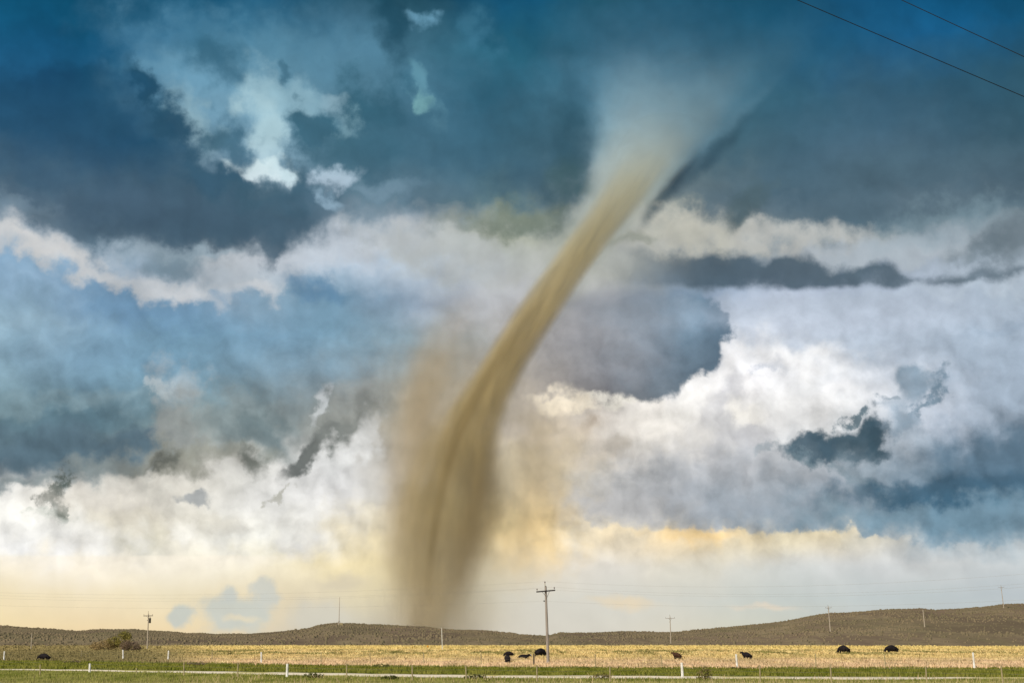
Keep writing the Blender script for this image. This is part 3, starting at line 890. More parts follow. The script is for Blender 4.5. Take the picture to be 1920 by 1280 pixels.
# grass: every tuft is a few upright blades; one object per kind of grass
def grass(name, m, top, bottom, n_rows, dens, h0, h1, w0, w1, label, zfun=None, pxa=-120, pxb=2040, seed=1, clump=0.0):
    rng = np.random.default_rng(seed)
    px = rng.uniform(pxa, pxb, dens)
    t = np.interp(px, [p[0] for p in top], [p[1] for p in top])
    b = np.interp(px, [p[0] for p in bottom], [p[1] for p in bottom])
    py = t + (b - t) * rng.uniform(0, 1, dens)
    x = (px - 960) / 2667.0
    yu = (640 - py) / 2667.0
    dy = math.cos(PITCH) - yu * math.sin(PITCH)
    dz = math.sin(PITCH) + yu * math.cos(PITCH)
    tt = -CAM_H / dz
    X, Y = x * tt, dy * tt
    if clump:
        keep = vnoise(X / 2.2, Y / 5.0, seed) + 0.5 * vnoise(X / 0.9, Y / 2.0, seed + 5) > rng.uniform(-0.6, 0.6, dens) * 1.0 - 0.15
        X, Y = X[keep], Y[keep]
    n = len(X)
    dist = np.hypot(X, Y)
    h = rng.uniform(h0, h1, n) * (1 + 0.5 * vnoise(X / 3, Y / 8, seed + 9))
    w = rng.uniform(w0, w1, n) * np.clip(dist / 160.0, 0.6, 2.2)
    ang = rng.uniform(-0.9, 0.9, n)
    lean = rng.normal(0, 0.28, (n, 2)) * h[:, None]
    Z = np.zeros(n) if zfun is None else zfun(X, Y)
    c, s = np.cos(ang) * w / 2, np.sin(ang) * w / 2
    v = np.empty((n, 4, 3), np.float32)
    v[:, 0] = np.stack([X - c, Y - s, Z - 0.03], 1)
    v[:, 1] = np.stack([X + c, Y + s, Z - 0.03], 1)
    v[:, 2] = np.stack([X + c * 0.45 + lean[:, 0] * 0.7, Y + s * 0.45 + lean[:, 1] * 0.7, Z + h * 0.7], 1)
    v[:, 3] = np.stack([X - c * 0.3 + lean[:, 0], Y - s * 0.3 + lean[:, 1], Z + h], 1)
    base = np.arange(n)[:, None] * 4
    f = np.concatenate([base + np.array([[0, 1, 2]]), base + np.array([[0, 2, 3]])])
    o = np_mesh(name, v.reshape(-1, 3), f, m)
    return tag(o, label, 'grass', kind='stuff')


FAR = [(-420,1213.0),(2340,1212.0)]
grass('dry_grass', M_gold, FAR, L_FIELD, 0, 170000, 0.16, 0.46, 0.08, 0.24, 'tall golden dry grass covering the cattle pasture', seed=3, clump=1)
grass('far_grass', M_gold, [(-420,1212.0),(2340,1211.6)], [(-420,1215),(2340,1215)], 0, 26000, 0.25, 0.7, 0.2, 0.5, 'bright yellow grass along the far edge of the pasture', seed=4)
grass('verge_blades', M_green, L_FIELD, [(p[0], p[1] - 0.6) for p in L_T0], 0, 60000, 0.10, 0.32, 0.06, 0.16, 'short green grass between the pasture fence and the dirt track', seed=5, clump=1)
grass('roadside_blades', M_front, [(p[0], p[1] + 0.4) for p in L_T1], [(-420,1300),(2340,1300)], 0, 70000, 0.06, 0.26, 0.04, 0.10, 'patchy green and straw grass in front of the dirt track', seed=6, clump=1)
grass('seed_stalks', M_gold, [(-420,1268),(2340,1272)], [(-420,1300),(2340,1300)], 0, 5000, 0.2, 0.5, 0.02, 0.05, 'thin straw coloured stalks standing in the roadside grass', seed=8, clump=1)


# sagebrush on the slope, one low lumpy clump each
def sagebrush(n, seed):
    rng = np.random.default_rng(seed)
    az_ = rng.uniform(R(-23), R(23), n)
    r = R0 + 6 + (RC + 25 - R0) * rng.uniform(0, 1, n) ** 0.75
    extra = n // 4
    r[:extra] = RC + rng.normal(0, 14, extra)
    X, Y = r * np.sin(az_), r * np.cos(az_)
    Z = hill_z(X, Y)
    s = rng.uniform(0.22, 0.62, n) * (1 + 0.9 * np.clip(vnoise(X / 18, Y / 40, 4), -0.3, 0.5))
    k = 6
    th = np.arange(k) * 2 * math.pi / k
    v = np.empty((n, 2 * k + 1, 3), np.float32)
    for j in range(k):
        w = rng.uniform(0.7, 1.25, n) * s
        v[:, j] = np.stack([X + np.cos(th[j]) * w * 1.1, Y + np.sin(th[j]) * w * 1.1, Z - 0.2], 1)
        w2 = rng.uniform(0.45, 1.0, n) * s
        v[:, k + j] = np.stack([X + np.cos(th[j] + .4) * w2, Y + np.sin(th[j] + .4) * w2, Z + s * rng.uniform(0.4, 0.9, n)], 1)
    v[:, 2 * k] = np.stack([X, Y, Z + s * rng.uniform(0.75, 1.2, n)], 1)
    fl = []
    for j in range(k):
        q = (j + 1) % k
        fl += [[j, q, k + q], [j, k + q, k + j], [k + j, k + q, 2 * k]]
    f = (np.arange(n)[:, None, None] * (2 * k + 1) + np.array(fl)[None]).reshape(-1, 3)
    return np_mesh('sagebrush', v.reshape(-1, 3), f, M_sage)


tag(sagebrush(26000, 11), 'low brown sagebrush dotting the far slopes and their skyline', 'brush', kind='stuff')


# ------------------------------------------------------------------ tornado: air thick with dust, denser along the funnel
TD = 1700.0            # metres away, beyond the ridge


def vol_part(name, rows, dens, color, parent, aniso=0.1, power=1.0, streak=0.8, fade=None, skin=0.0, seed=0.0, nz=0.012, flat=1.0, sk_n=2.2, core=0.25, dark=0.72, near=0.0):
    """rows: (py, x left, x right, density 0..1) down the column as in the photo; round in section"""
    rows = sorted(rows, key=lambda r: -r[0])
    pts = []
    for py, xl, xr, dn in rows:
        p = at_depth((xl + xr) / 2.0, py, TD)
        q = at_depth(xr, py, TD)
        pts.append((p.z, p.x, max(q.x - p.x, 1.0), dn))
    z0, z1 = pts[0][0], pts[-1][0]
    rm = max(p[2] for p in pts)
    xs = [p[1] for p in pts]
    x0, x1 = min(xs) - 1, max(xs) + 1
    dm = max(p[3] for p in pts)
    # container: rings follow the same column
    mbx = MB()
    nr, ns = 40, 28
    zz = np.linspace(z0, z1, nr)
    cxs = np.interp(zz, [p[0] for p in pts], xs)
    rr = np.interp(zz, [p[0] for p in pts], [p[2] for p in pts]) * 1.04 + 2
    ker = np.array([1, 2, 1]) / 4.0
    for _ in range(2):
        cxs[1:-1] = np.convolve(cxs, ker, 'same')[1:-1]
    for i in range(nr):
        for j in range(ns):
            t = 2 * math.pi * j / ns
            mbx.v.append((cxs[i] + rr[i] * math.cos(t), rr[i] * math.sin(t) * flat - near, zz[i]))
    for i in range(nr - 1):
        for j in range(ns):
            q = (j + 1) % ns
            mbx.f.append((i * ns + j, i * ns + q, (i + 1) * ns + q, (i + 1) * ns + j))
    mbx.f.append(tuple(reversed(range(ns))))
    mbx.f.append(tuple(range((nr - 1) * ns, nr * ns)))
    m, k, o = mat(name + '_air')
    pos = k.new('ShaderNodeTexCoord').outputs['Object']
    x, y, z = k.sep(pos)[0:3]
    zn = k.step(z, z0, z1, kind='LINEAR')
    N_ = lambda v, lo, hi: (v - lo) / (hi - lo)
    xc = k.m('MULTIPLY_ADD', k.curve(zn, [(N_(p[0], z0, z1), N_(p[1], x0, x1)) for p in pts]), x1 - x0, x0)
    rc = k.m('MULTIPLY', k.curve(zn, [(N_(p[0], z0, z1), p[2] / rm) for p in pts]), rm)
    dc = k.m('MULTIPLY', k.curve(zn, [(N_(p[0], z0, z1), p[3] / dm) for p in pts]), dm * dens)
    rx = k.m('DIVIDE', k.m('SUBTRACT', x, xc), rc)
    ry = k.m('DIVIDE', k.m('ADD', y, near), k.m('MULTIPLY', rc, flat))
    rv = k.com(rx, ry, 0.0)
    rad = k.vm('LENGTH', rv)
    nvec = k.com(k.m('ADD', k.m('MULTIPLY', rx, 1.0), seed), ry, k.m('MULTIPLY', z, nz))
    nn = k.noise(nvec, sk_n, 4, 0.6)
    rad2 = k.m('MULTIPLY_ADD', k.m('SUBTRACT', nn, 0.5), streak * 0.9, rad)
    body = k.step(rad2, 1.0, core)
    if power != 1.0:
        body = k.m('POWER', body, power)
    body = k.m('MULTIPLY', body, k.step(rad, 1.0, 0.9))
    mod = k.step(nn, 0.5 - 0.5 * streak + 0.1, 0.5 + 0.22 * streak, 1.0 - 0.75 * streak, 1.0)
    den = k.m('MULTIPLY', k.m('MULTIPLY', body, mod), dc)
    pv = k.new('ShaderNodeVolumePrincipled')
    tw = k.new('ShaderNodeVectorRotate', rotation_type='Z_AXIS')
    k.put(tw.inputs['Vector'], k.com(rx, ry, k.m('MULTIPLY', z, 0.0055)))
    k.put(tw.inputs['Angle'], k.m('MULTIPLY', z, 0.012))
    cn = k.noise(tw.outputs[0], 2.6, 5, 0.6)
    k.put(pv.inputs['Color'], k.mix(k.step(cn, 0.40, 0.60), (*[c * dark for c in color], 1), (*color, 1)))
    pv.inputs['Anisotropy'].default_value = aniso
    k.put(pv.inputs['Density'], den)
    m.node_tree.links.new(pv.outputs[0], o.inputs['Volume'])
    if skin > 0:
        # a film of dust on the outside, thin enough to look through
        tr = k.new('ShaderNodeBsdfTransparent')
        df = k.new('ShaderNodeBsdfDiffuse')
        df.inputs['Color'].default_value = (*[c * 0.5 for c in color], 1)
        mx = k.new('ShaderNodeMixShader')
        mx.inputs[0].default_value = skin
        m.node_tree.links.new(tr.outputs[0], mx.inputs[1])
        m.node_tree.links.new(df.outputs[0], mx.inputs[2])
        m.node_tree.links.new(mx.outputs[0], o.inputs['Surface'])
    return mbx.build(name, m, parent, smooth=True)


tor = empty('tornado', (0, TD, 0), 'tall leaning tan tornado trailing dust beyond the ridge', 'tornado')
TAN = (0.93, 0.80, 0.50)
vol_part('funnel', [
    (1192, 752, 846, 0.55), (1168, 754, 848, 0.55), (1130, 756, 862, 0.5), (1060, 758, 892, 0.5), (980, 766, 915, 0.55), (900, 788, 932, 0.7), (840, 806, 944, 0.95), (780, 828, 958, 1.1), (720, 866, 980, 1.2),
    (660, 904, 1014, 1.2), (600, 944, 1052, 1.2), (540, 986, 1090, 1.2), (500, 1018, 1118, 1.2), (450, 1054, 1154, 1.1), (400, 1090, 1196, 0.85), (350, 1120, 1236, 0.46), (310, 1142, 1266, 0.18), (275, 1165, 1292, 0.05), (235, 1190, 1310, 0.0)],
    0.048, (0.88, 0.77, 0.49), tor, streak=0.32, skin=0.012, seed=2.0, core=0.5, dark=0.66)
vol_part('outer_cloud', [
    (640, 915, 1052, 0.0), (560, 962, 1100, 0.3), (500, 1000, 1142, 0.5), (450, 1032, 1186, 0.75), (400, 1060, 1228, 0.95), (350, 1082, 1268, 0.95), (300, 1098, 1310, 0.62), (260, 1104, 1350, 0.34), (220, 1100, 1390, 0.18), (170, 1085, 1430, 0.08), (120, 1070, 1460, 0.03), (70, 1050, 1480, 0.0)],
    0.0118, (0.84, 0.96, 1.0), tor, streak=0.3, seed=5.0, core=0.55, dark=0.93)
vol_part('dust_strand', [
    (1140, 794, 822, 0.0), (1080, 797, 824, 0.7), (1020, 804, 830, 1.0), (960, 813, 840, 1.0), (900, 826, 854, 1.0), (850, 839, 870, 1.0), (800, 857, 892, 0.9), (740, 885, 925, 0.8), (680, 920, 962, 0.6), (620, 958, 998, 0.3), (560, 995, 1030, 0.0)],
    0.055, (0.50, 0.40, 0.22), tor, streak=0.15, seed=8.0, skin=0.01, near=64.0)
vol_part('dust_curtain', [
    (1170, 824, 872, 0.0), (1120, 826, 894, 0.5), (1060, 828, 922, 0.9), (1000, 836, 946, 1.1), (950, 846, 962, 1.1), (890, 856, 958, 0.9), (840, 872, 952, 0.6), (790, 890, 948, 0.0)],
    0.038, (0.80, 0.66, 0.42), tor, streak=0.75, seed=11.0, skin=0.01, core=0.2)
vol_part('dust_curtain', [
    (1180, 736, 790, 0.0), (1120, 722, 806, 0.35), (1060, 710, 822, 0.9), (1000, 712, 836, 1.0), (940, 720, 850, 1.1), (880, 742, 866, 1.1), (820, 772, 884, 0.9), (760, 820, 910, 0.6), (700, 870, 930, 0.0)],
    0.038, (0.90, 0.78, 0.50), tor, streak=0.75, seed=17.0, skin=0.01, core=0.15, dark=0.72)
vol_part('dust_curtain', [
    (1080, 690, 770, 0.0), (980, 690, 790, 0.6), (900, 698, 806, 0.8), (840, 708, 826, 0.9), (780, 722, 846, 1.0), (720, 734, 866, 1.0), (660, 752, 890, 0.7), (600, 780, 910, 0.3), (540, 815, 940, 0.0)],
    0.022, (0.88, 0.74, 0.52), tor, streak=0.6, seed=31.0, core=0.1, dark=0.82)
vol_part('dust_curtain', [
    (1080, 930, 1010, 0.0), (1020, 925, 1050, 0.6), (960, 925, 1080, 1.0), (900, 925, 1095, 1.0), (840, 930, 1100, 0.9), (780, 940, 1100, 0.5), (730, 960, 1090, 0.0)],
    0.0085, (0.92, 0.74, 0.46), tor, streak=0.9, seed=43.0, core=0.0, dark=0.85, nz=0.008)
vol_part('ground_dust', [
    (1195, 670, 950, 0.8), (1160, 668, 955, 1.0), (1120, 672, 955, 0.9), (1070, 680, 960, 0.6), (1000, 690, 965, 0.3), (930, 700, 960, 0.0)],
    0.016, (0.95, 0.84, 0.66), tor, streak=0.9, seed=37.0, core=0.0, sk_n=3.0, dark=0.8)
vol_part('dust_haze', [
    (1190, 680, 1010, 0.8), (1120, 660, 1020, 1.0), (1040, 640, 1060, 1.0), (960, 630, 1100, 1.0), (880, 630, 1110, 1.0), (800, 640, 1100, 0.9), (720, 650, 1080, 0.8), (640, 690, 1080, 0.6), (560, 790, 1120, 0.3), (500, 880, 1150, 0.0)],
    0.0046, (0.92, 0.82, 0.62), tor, streak=0.95, seed=23.0, nz=0.006, flat=0.6, sk_n=1.6, dark=0.85)


# ------------------------------------------------------------------ fences
def fence(name, label, rows, line_h, wire_hs, m_default, seed, ext):
    """rows: (px, py top, py base, material, lean)"""
    rt = empty(name, (0, 0, 0), label, 'fence')
    rng = random.Random(seed)
    tops = []
    for px, pt, pb, m, lab in rows:
        p = on_ground(px, pb)
        h = (pb - pt) * p.y / 2667.0 * 1.02
        w = 0.105 if m is M_white else 0.055
        if m is M_postdark: w = 0.09
        lx, ly = rng.uniform(-0.05, 0.05) - 0.03, rng.uniform(-0.03, 0.03)
        k = MB()
        k.tube([(0, 0, -0.2), (lx * h * 0.5, ly * h * 0.5, h * 0.5), (lx * h, ly * h, h * 0.97), (lx * h, ly * h, h)], [w * 1.1, w, w * 0.95, w * 0.6], 8)
        o = k.build('post', m, rt, p, smooth=True)
        if lab: o['label'] = lab
        tops.append(p)
    tops.sort(key=lambda p: p.x)
    first, last = tops[0], tops[-1]
    a = first + (first - tops[1]) * ext
    b = last + (last - tops[-2]) * ext
    line = [a] + tops + [b]
    for wh in wire_hs:
        k = MB()
        pts = []
        for i in range(len(line) - 1):
            p, q = line[i], line[i + 1]
            for t in (0, 0.33, 0.66):
                pts.append(p.lerp(q, t) + Vector((0, 0, wh - 0.03 * math.sin(math.pi * t) + rng.uniform(-.006, .006))))
        pts.append(line[-1] + Vector((0, 0, wh)))
        k.tube(pts, 0.006, 4)
        k.build('wire', M_wire, rt)
    return rt


near_rows = [
    (-30, 1240, 1262, M_post, None), (75, 1246, 1265, M_post, None), (168, 1244, 1260, M_white, 'white painted post at the left end of the track'), (256, 1252, 1263, M_post, None), (345, 1242, 1266, M_post, 'pale wooden post'),
    (445, 1243, 1268, M_post, None), (538, 1245, 1268.5, M_white, 'white painted post left of the tower mast'), (650, 1245, 1271, M_post, 'pale wooden post'), (773, 1248, 1275, M_post, 'yellowish wooden post'), (874, 1249, 1273, M_post, None),
    (1007, 1248, 1277, M_post, 'yellowish wooden post beside the large utility pole'), (1144, 1250, 1277, M_post, None), (1280, 1243, 1269.5, M_white, 'bright white post below the brown cow'), (1425.5, 1248, 1279, M_post, 'pale wooden post'),
    (1559, 1248, 1280, M_post, None), (1738, 1250, 1281, M_post, None), (1881, 1250, 1284, M_post, 'pale wooden post at the right end'), (2010, 1250, 1286, M_post, None)]
fence('wire_fence', 'sparse wire fence along the pale dirt track at the bottom of the photo', near_rows, 1.2, [0.45, 0.8, 1.1], M_post, 3, 0.9)
far_rows = [
    (-70, 1219, 1236, M_post, None), (7, 1221, 1237.5, M_white, 'white post at the left edge'), (58 + 94, 1219, 1235, M_post, 'faint wooden post'), (231, 1218.5, 1237, M_white, 'white post in front of the shrubs'), (315, 1220, 1238.5, M_white, 'pale post'), (397, 1221, 1240, M_post, None),
    (490, 1223, 1244, M_white, 'bright white post'), (602, 1223, 1245, M_post, 'thin grey post'), (695, 1224, 1246, M_post, None), (795, 1224, 1246, M_post, None), (902, 1225, 1248, M_post, None),
    (1001, 1226, 1250, M_postdark, 'dark old post beside the cattle'), (1116.5, 1227, 1251, M_post, None), (1241.5, 1228, 1252, M_post, None), (1382.5, 1227, 1252.5, M_white, 'white post left of the black calf'),
    (1530, 1226, 1252.5, M_post, None), (1661, 1227, 1252.5, M_post, 'pale wooden post'), (1827, 1224, 1252, M_white, 'white post near the right edge'), (1990, 1224, 1252, M_post, None)]
fence('wire_fence', 'wire fence at the near edge of the golden pasture, behind the green verge', far_rows, 1.2, [0.5, 0.85, 1.12], M_post, 5, 0.9)


# ------------------------------------------------------------------ utility poles
def utility_pole(base, h, arm_w, label, lean=0.0, rz=0.0, m=None, r=0.15, arm=True, transformer=False, arm_mat=None, arm_tilt=0.0):
    m = m or M_pole2
    rt = empty('utility_pole', base, label, 'utility pole', 'wooden poles standing across the pasture and slopes', rz)
    rt.rotation_euler = (0, -lean, 0)
    k = MB()
    k.tube([(0, 0, -1.0), (0, 0, 0), (0, 0, h * 0.5), (0, 0, h * 0.985), (0, 0, h)], [r * 1.1, r * 1.08, r * 0.9, r * 0.72, r * 0.6], 12)
    k.build('shaft', m, rt, smooth=True)
    if not arm:
        k = MB().box((0, 0, h + 0.02), r * 1.5, r * 1.5, 0.04)
        k.build('cap', M_iron, rt)
        return rt
    rot = Matrix.Rotation(rz, 3, 'Z') @ Matrix.Rotation(arm_tilt, 3, 'Y')
    za = h * 0.935
    off = -r * 0.95 - 0.06
    MB().box((0, off, za), arm_w, 0.12, 0.15, rot).build('crossarm', arm_mat or M_arm, rt)
    for s, dz in ((-1, 0.55), (1, 0.95)):
        p0 = rot @ Vector((s * arm_w * 0.2, off - 0.068, -0.03)) + Vector((0, 0, za))
        p1 = Vector((s * 0.03, -r * 0.9 - 0.02, za - dz))
        MB().tube([p0, p1], 0.022, 6).build('brace', M_iron, rt)
    for sx in (-1, 1):
        p = rot @ Vector((sx * (arm_w / 2 - 0.1), 0, 0.075)) + Vector((0, off, za))
        MB().tube([p, p + Vector((0, 0, 0.14))], 0.014, 6).build('pin', M_iron, rt)
        ins = MB().tube([p + Vector((0, 0, .13)), p + Vector((0, 0, .17)), p + Vector((0, 0, .22)), p + Vector((0, 0, .28)), p + Vector((0, 0, .30))], [0.045, 0.075, 0.06, 0.07, 0.03], 10)
        ins.build('insulator', M_ceram, rt, smooth=True)
    p = Vector((-0.06, 0, h - 0.05))
    MB().tube([p, p + Vector((0, 0, 0.42))], 0.035, 8).build('pole_top_pin', M_post, rt)
    q = p + Vector((0, 0, 0.42))
    MB().tube([q, q + Vector((0, 0, .05)), q + Vector((0, 0, .11)), q + Vector((0, 0, .17))], [0.05, 0.08, 0.065, 0.03], 10).build('insulator', M_ceram, rt, smooth=True)
    MB().box((-r * 1.0 - 0.06, 0, h * 0.87 - h * 0.06), 0.14, 0.12, 0.16).build('bracket', M_iron, rt)
    if transformer:
        c = Vector((r + 0.26, 0, h * 0.80))
        t = MB().tube([c + Vector((0, 0, -0.62)), c + Vector((0, 0, -0.55)), c + Vector((0, 0, 0.5)), c + Vector((0, 0, 0.58)), c + Vector((0, 0, 0.66))], [0.2, 0.26, 0.26, 0.28, 0.1], 14).build('transformer', M_iron, rt, smooth=True)
        MB().box(c + Vector((-0.3, 0, 0.2)), 0.14, 0.1, 0.1).build('bracket', M_iron, rt)
        MB().box(c + Vector((-0.3, 0, -0.3)), 0.14, 0.1, 0.1).build('bracket', M_iron, rt)
        MB().tube([c + Vector((0.05, 0, 0.62)), c + Vector((0.12, 0, 0.95))], 0.04, 6).build('bushing', M_ceram, rt)
    return rt


pb = on_ground(1028, 1247)
big_h = (1247 - 1103.5) * pb.y / 2667
big = utility_pole(pb, big_h, 2.25, 'tall grey utility pole with a dark crossarm, in front of the pasture near mid photo', lean=R(1.7), m=M_pole, r=0.17, arm_tilt=R(-3.2))
pb2 = on_ground(276, 1216.5)
utility_pole(pb2, (1216.5 - 1152) * pb2.y / 2667, 2.4, 'pole with crossarm and transformer can beside the shrubs on the left', r=0.17, transformer=True, lean=R(0.8))
pb3 = on_ground(1258, 1209.5)
pb3.z = 0
utility_pole(pb3, (1209.5 - 1157) * pb3.y / 2667, 3.2, 'pale pole with crossarm on the pasture edge, right of the tallest pole', r=0.17, lean=R(0.6), arm_mat=M_pole)


def on_hill(px, py):
    """where the ray through a pixel meets the slope"""
    d = pix_dir(px, py)
    for t in np.linspace(R0, RC + 30, 1200):
        p = Vector((0, 0, CAM_H)) + d * (t / d.y)
        if p.z < float(hill_z(p.x, p.y)):
            return p
    p = Vector((0, 0, CAM_H)) + d * (RC / d.y)
    p.z = float(hill_z(p.x, p.y))
    return p


def hill_pole(px, pt, pbm, label, arm=True, lean=0.02, r=0.2):
    p = on_hill(px, pbm)
    h = (pbm - pt) * p.y / 2667
    aw = 11 * p.y / 2667
    return utility_pole(p, h, min(aw, 3.6), label, lean=lean, r=r, arm=arm, arm_mat=M_pole)


hill_pole(1557, 1137.5, 1183, 'slender pole with a short crossarm crossing the skyline of the right slope', lean=R(2.6))
hill_pole(1734, 1143, 1175, 'bare pale pole standing on the right slope below its skyline', arm=False, lean=R(3.0))
hill_pole(1882, 1099, 1139, 'faint pole with crossarm rising above the ridge at the right edge', lean=R(3.4))
p_ = on_ground(829.5, 1217)
utility_pole(p_, (1217 - 1177) * p_.y / 2667, 1, 'thin white pole without crossarm right of the foot of the tornado', lean=R(2.6), arm=False, m=M_white, r=0.10)
p_ = on_ground(58, 1218)
utility_pole(p_, (1218 - 1187) * p_.y / 2667, 1, 'short faint pole without crossarm at the far left', lean=R(0.5), arm=False, r=0.10)

# radio mast on the ridge
p = on_hill(635.5, 1171)
mast = empty('radio_mast', p, 'thin radio mast with a small base on top of the middle ridge', 'mast')
hm = (1171 - 1120) * p.y / 2667
MB().tube([(0, 0, 0), (0, 0, hm * 0.5), (0, 0, hm)], [0.22, 0.17, 0.10], 8).build('mast_tube', M_pole2, mast)
for t in range(3):
    a = t * 2.094 + 0.3
    MB().tube([(0, 0, 2.6), (1.7 * math.cos(a), 1.7 * math.sin(a), -0.3)], 0.10, 6).build('leg', M_pole2, mast)
MB().box((1.3, 0, 0.4), 1.8, 1.5, 1.4).build('equipment_box', M_post, mast)

# cables
def cable(pts, r, m, label, group=None, seg=24, sag=0.0):
    k = MB()
    allp = []
    for i in range(len(pts) - 1):
        a, b = Vector(pts[i]), Vector(pts[i + 1])
        for j in range(seg + (i == len(pts) - 2)):
            t = j / seg
            allp.append(a.lerp(b, t) - Vector((0, 0, 4 * sag * t * (1 - t))))
    k.tube(allp, r, 6)
    o = k.build('power_cable', m)
    return tag(o, label, 'cable', group)


mw = Matrix.Translation(pb) @ Matrix.Rotation(-R(1.7), 4, 'Y')
def at_px(px, py, Y):
    return at_depth(px, py, Y)
top_w = mw @ Vector((-0.06, 0, big_h + 0.54))
lw = mw @ Vector((-1.02, -0.22, big_h * 0.935 + 0.31))
rw = mw @ Vector((1.02, -0.22, big_h * 0.935 + 0.43))
nw = mw @ Vector((-0.23, 0, big_h * 0.81))
GP = 'cables strung along the pasture pole line'
cable([at_px(-260, 1098, 205), top_w, at_px(2180, 1050, 135)], 0.006, M_cable2, 'topmost faint cable from the tip of the tall pole', GP, sag=1.4)
cable([at_px(-260, 1108, 206), lw, at_px(2180, 1078, 136)], 0.006, M_cable2, 'faint cable from the left end of the tall pole crossarm', GP, sag=1.4)
cable([at_px(-260, 1102, 203), rw, at_px(2180, 1070, 134)], 0.006, M_cable2, 'faint cable from the right end of the tall pole crossarm', GP, sag=1.4)
cable([at_px(-260, 1124, 204), nw, at_px(2180, 1108, 135)], 0.006, M_cable2, 'lowest faint cable, fixed below the crossarm of the tall pole', GP, sag=1.0)


def plane_pt(px, py, z):
    d = pix_dir(px, py)
    t = (z - CAM_H) / d.z
    return Vector((0, 0, CAM_H)) + d * t


for (pA, pB, lab) in (((1500, 0), (1920, 179), 'dark overhead cable crossing the upper right corner, the lower of two'), ((1695, 0), (1920, 104), 'dark overhead cable in the extreme upper right corner, the upper of two')):
    a, b = plane_pt(*pA, 9.5), plane_pt(*pB, 8.7)
    d = (b - a)
    cable([a - d * 1.2, b + d * 1.2], 0.0038, M_cable, lab, 'two dark overhead cables', seg=40, sag=0.015)


# ------------------------------------------------------------------ cattle
def skinned(nodes, edges, root=0, levels=2, name='body', fat=1.0):
    me = bpy.data.meshes.new(name)
    me.from_pydata([n[0] for n in nodes], edges, [])
    o = bpy.data.objects.new(name, me)
    COL.objects.link(o)
    sk = o.modifiers.new('skin', 'SKIN')

    layer = me.skin_vertices[0].data
    for i, n in enumerate(nodes):
        rr = n[1] if isinstance(n[1], tuple) else (n[1], n[1])
        layer[i].radius = (rr[0] * fat, rr[1] * fat)
        layer[i].use_root = (i == root)
    sb = o.modifiers.new('sub', 'SUBSURF')
    sb.levels = levels
    sb.render_levels = levels
    bpy.context.view_layer.update()
    dg = bpy.context.evaluated_depsgraph_get()
    res = bpy.data.meshes.new_from_object(o.evaluated_get(dg))
    bpy.data.objects.remove(o)
    res.polygons.foreach_set('use_smooth', [True] * len(res.polygons))
    res.name = name
    return res


def cow_mesh(pose):
    """faces +X, withers about 1.3 m"""
    lying = pose == 'lying'
    dz = -0.62 if lying else 0.0
    n = [((-0.74, 0, 1.02 + dz), (0.30, 0.40)),     # 0 hips
         ((-0.25, 0, 0.93 + dz), (0.31, 0.40)),
         ((0.2, 0, 0.92 + dz), (0.32, 0.41)),
         ((0.58, 0, 0.96 + dz), (0.29, 0.43))]      # 3 shoulders
    e = [(0, 1), (1, 2), (2, 3)]
    if pose == 'graze':
        hd = [((0.86, 0, 0.92), (0.16, 0.22)), ((1.10, 0, 0.62), (0.12, 0.15)), ((1.20, 0, 0.36), (0.13, 0.14)), ((1.27, 0, 0.14), (0.085, 0.08)), ((1.29, 0, 0.05), (0.06, 0.05))]
    else:
        hd = [((0.82, 0, 1.14 + dz), (0.16, 0.22)), ((1.04, 0, 1.28 + dz), (0.12, 0.15)), ((1.18, 0, 1.34 + dz), (0.13, 0.14)), ((1.38, 0, 1.22 + dz), (0.095, 0.09)), ((1.48, 0, 1.16 + dz), (0.075, 0.06))]
    b = len(n)
    n += hd
    e += [(3, b), (b, b + 1), (b + 1, b + 2), (b + 2, b + 3), (b + 3, b + 4)]
    if lying:
        for s in (-1, 1):
            q = len(n)
            n += [((0.55, s * 0.20, 0.26), 0.13), ((0.80, s * 0.24, 0.12), 0.085), ((0.55, s * 0.27, 0.07), 0.06)]
            e += [(3, q), (q, q + 1), (q + 1, q + 2)]
            q = len(n)
            n += [((-0.52, s * 0.24, 0.28), 0.17), ((-0.18, s * 0.34, 0.16), 0.10), ((-0.42, s * 0.40, 0.07), 0.06)]
            e += [(0, q), (q, q + 1), (q + 1, q + 2)]
    else:
        for s in (-1, 1):
            q = len(n)
            n += [((0.50, s * 0.17, 0.80), 0.15), ((0.50, s * 0.17, 0.47), 0.08), ((0.49, s * 0.17, 0.24), 0.055), ((0.52, s * 0.17, 0.03), 0.06)]
            e += [(3, q), (q, q + 1), (q + 1, q + 2), (q + 2, q + 3)]
            q = len(n)
            n += [((-0.74, s * 0.17, 0.80), 0.19), ((-0.66, s * 0.18, 0.60), 0.12), ((-0.80, s * 0.17, 0.42), 0.07), ((-0.76, s * 0.17, 0.20), 0.052), ((-0.73, s * 0.17, 0.03), 0.06)]
            e += [(0, q), (q, q + 1), (q + 1, q + 2), (q + 2, q + 3), (q + 3, q + 4)]
    return skinned(n, e, 0, 1, fat=1.28), dz


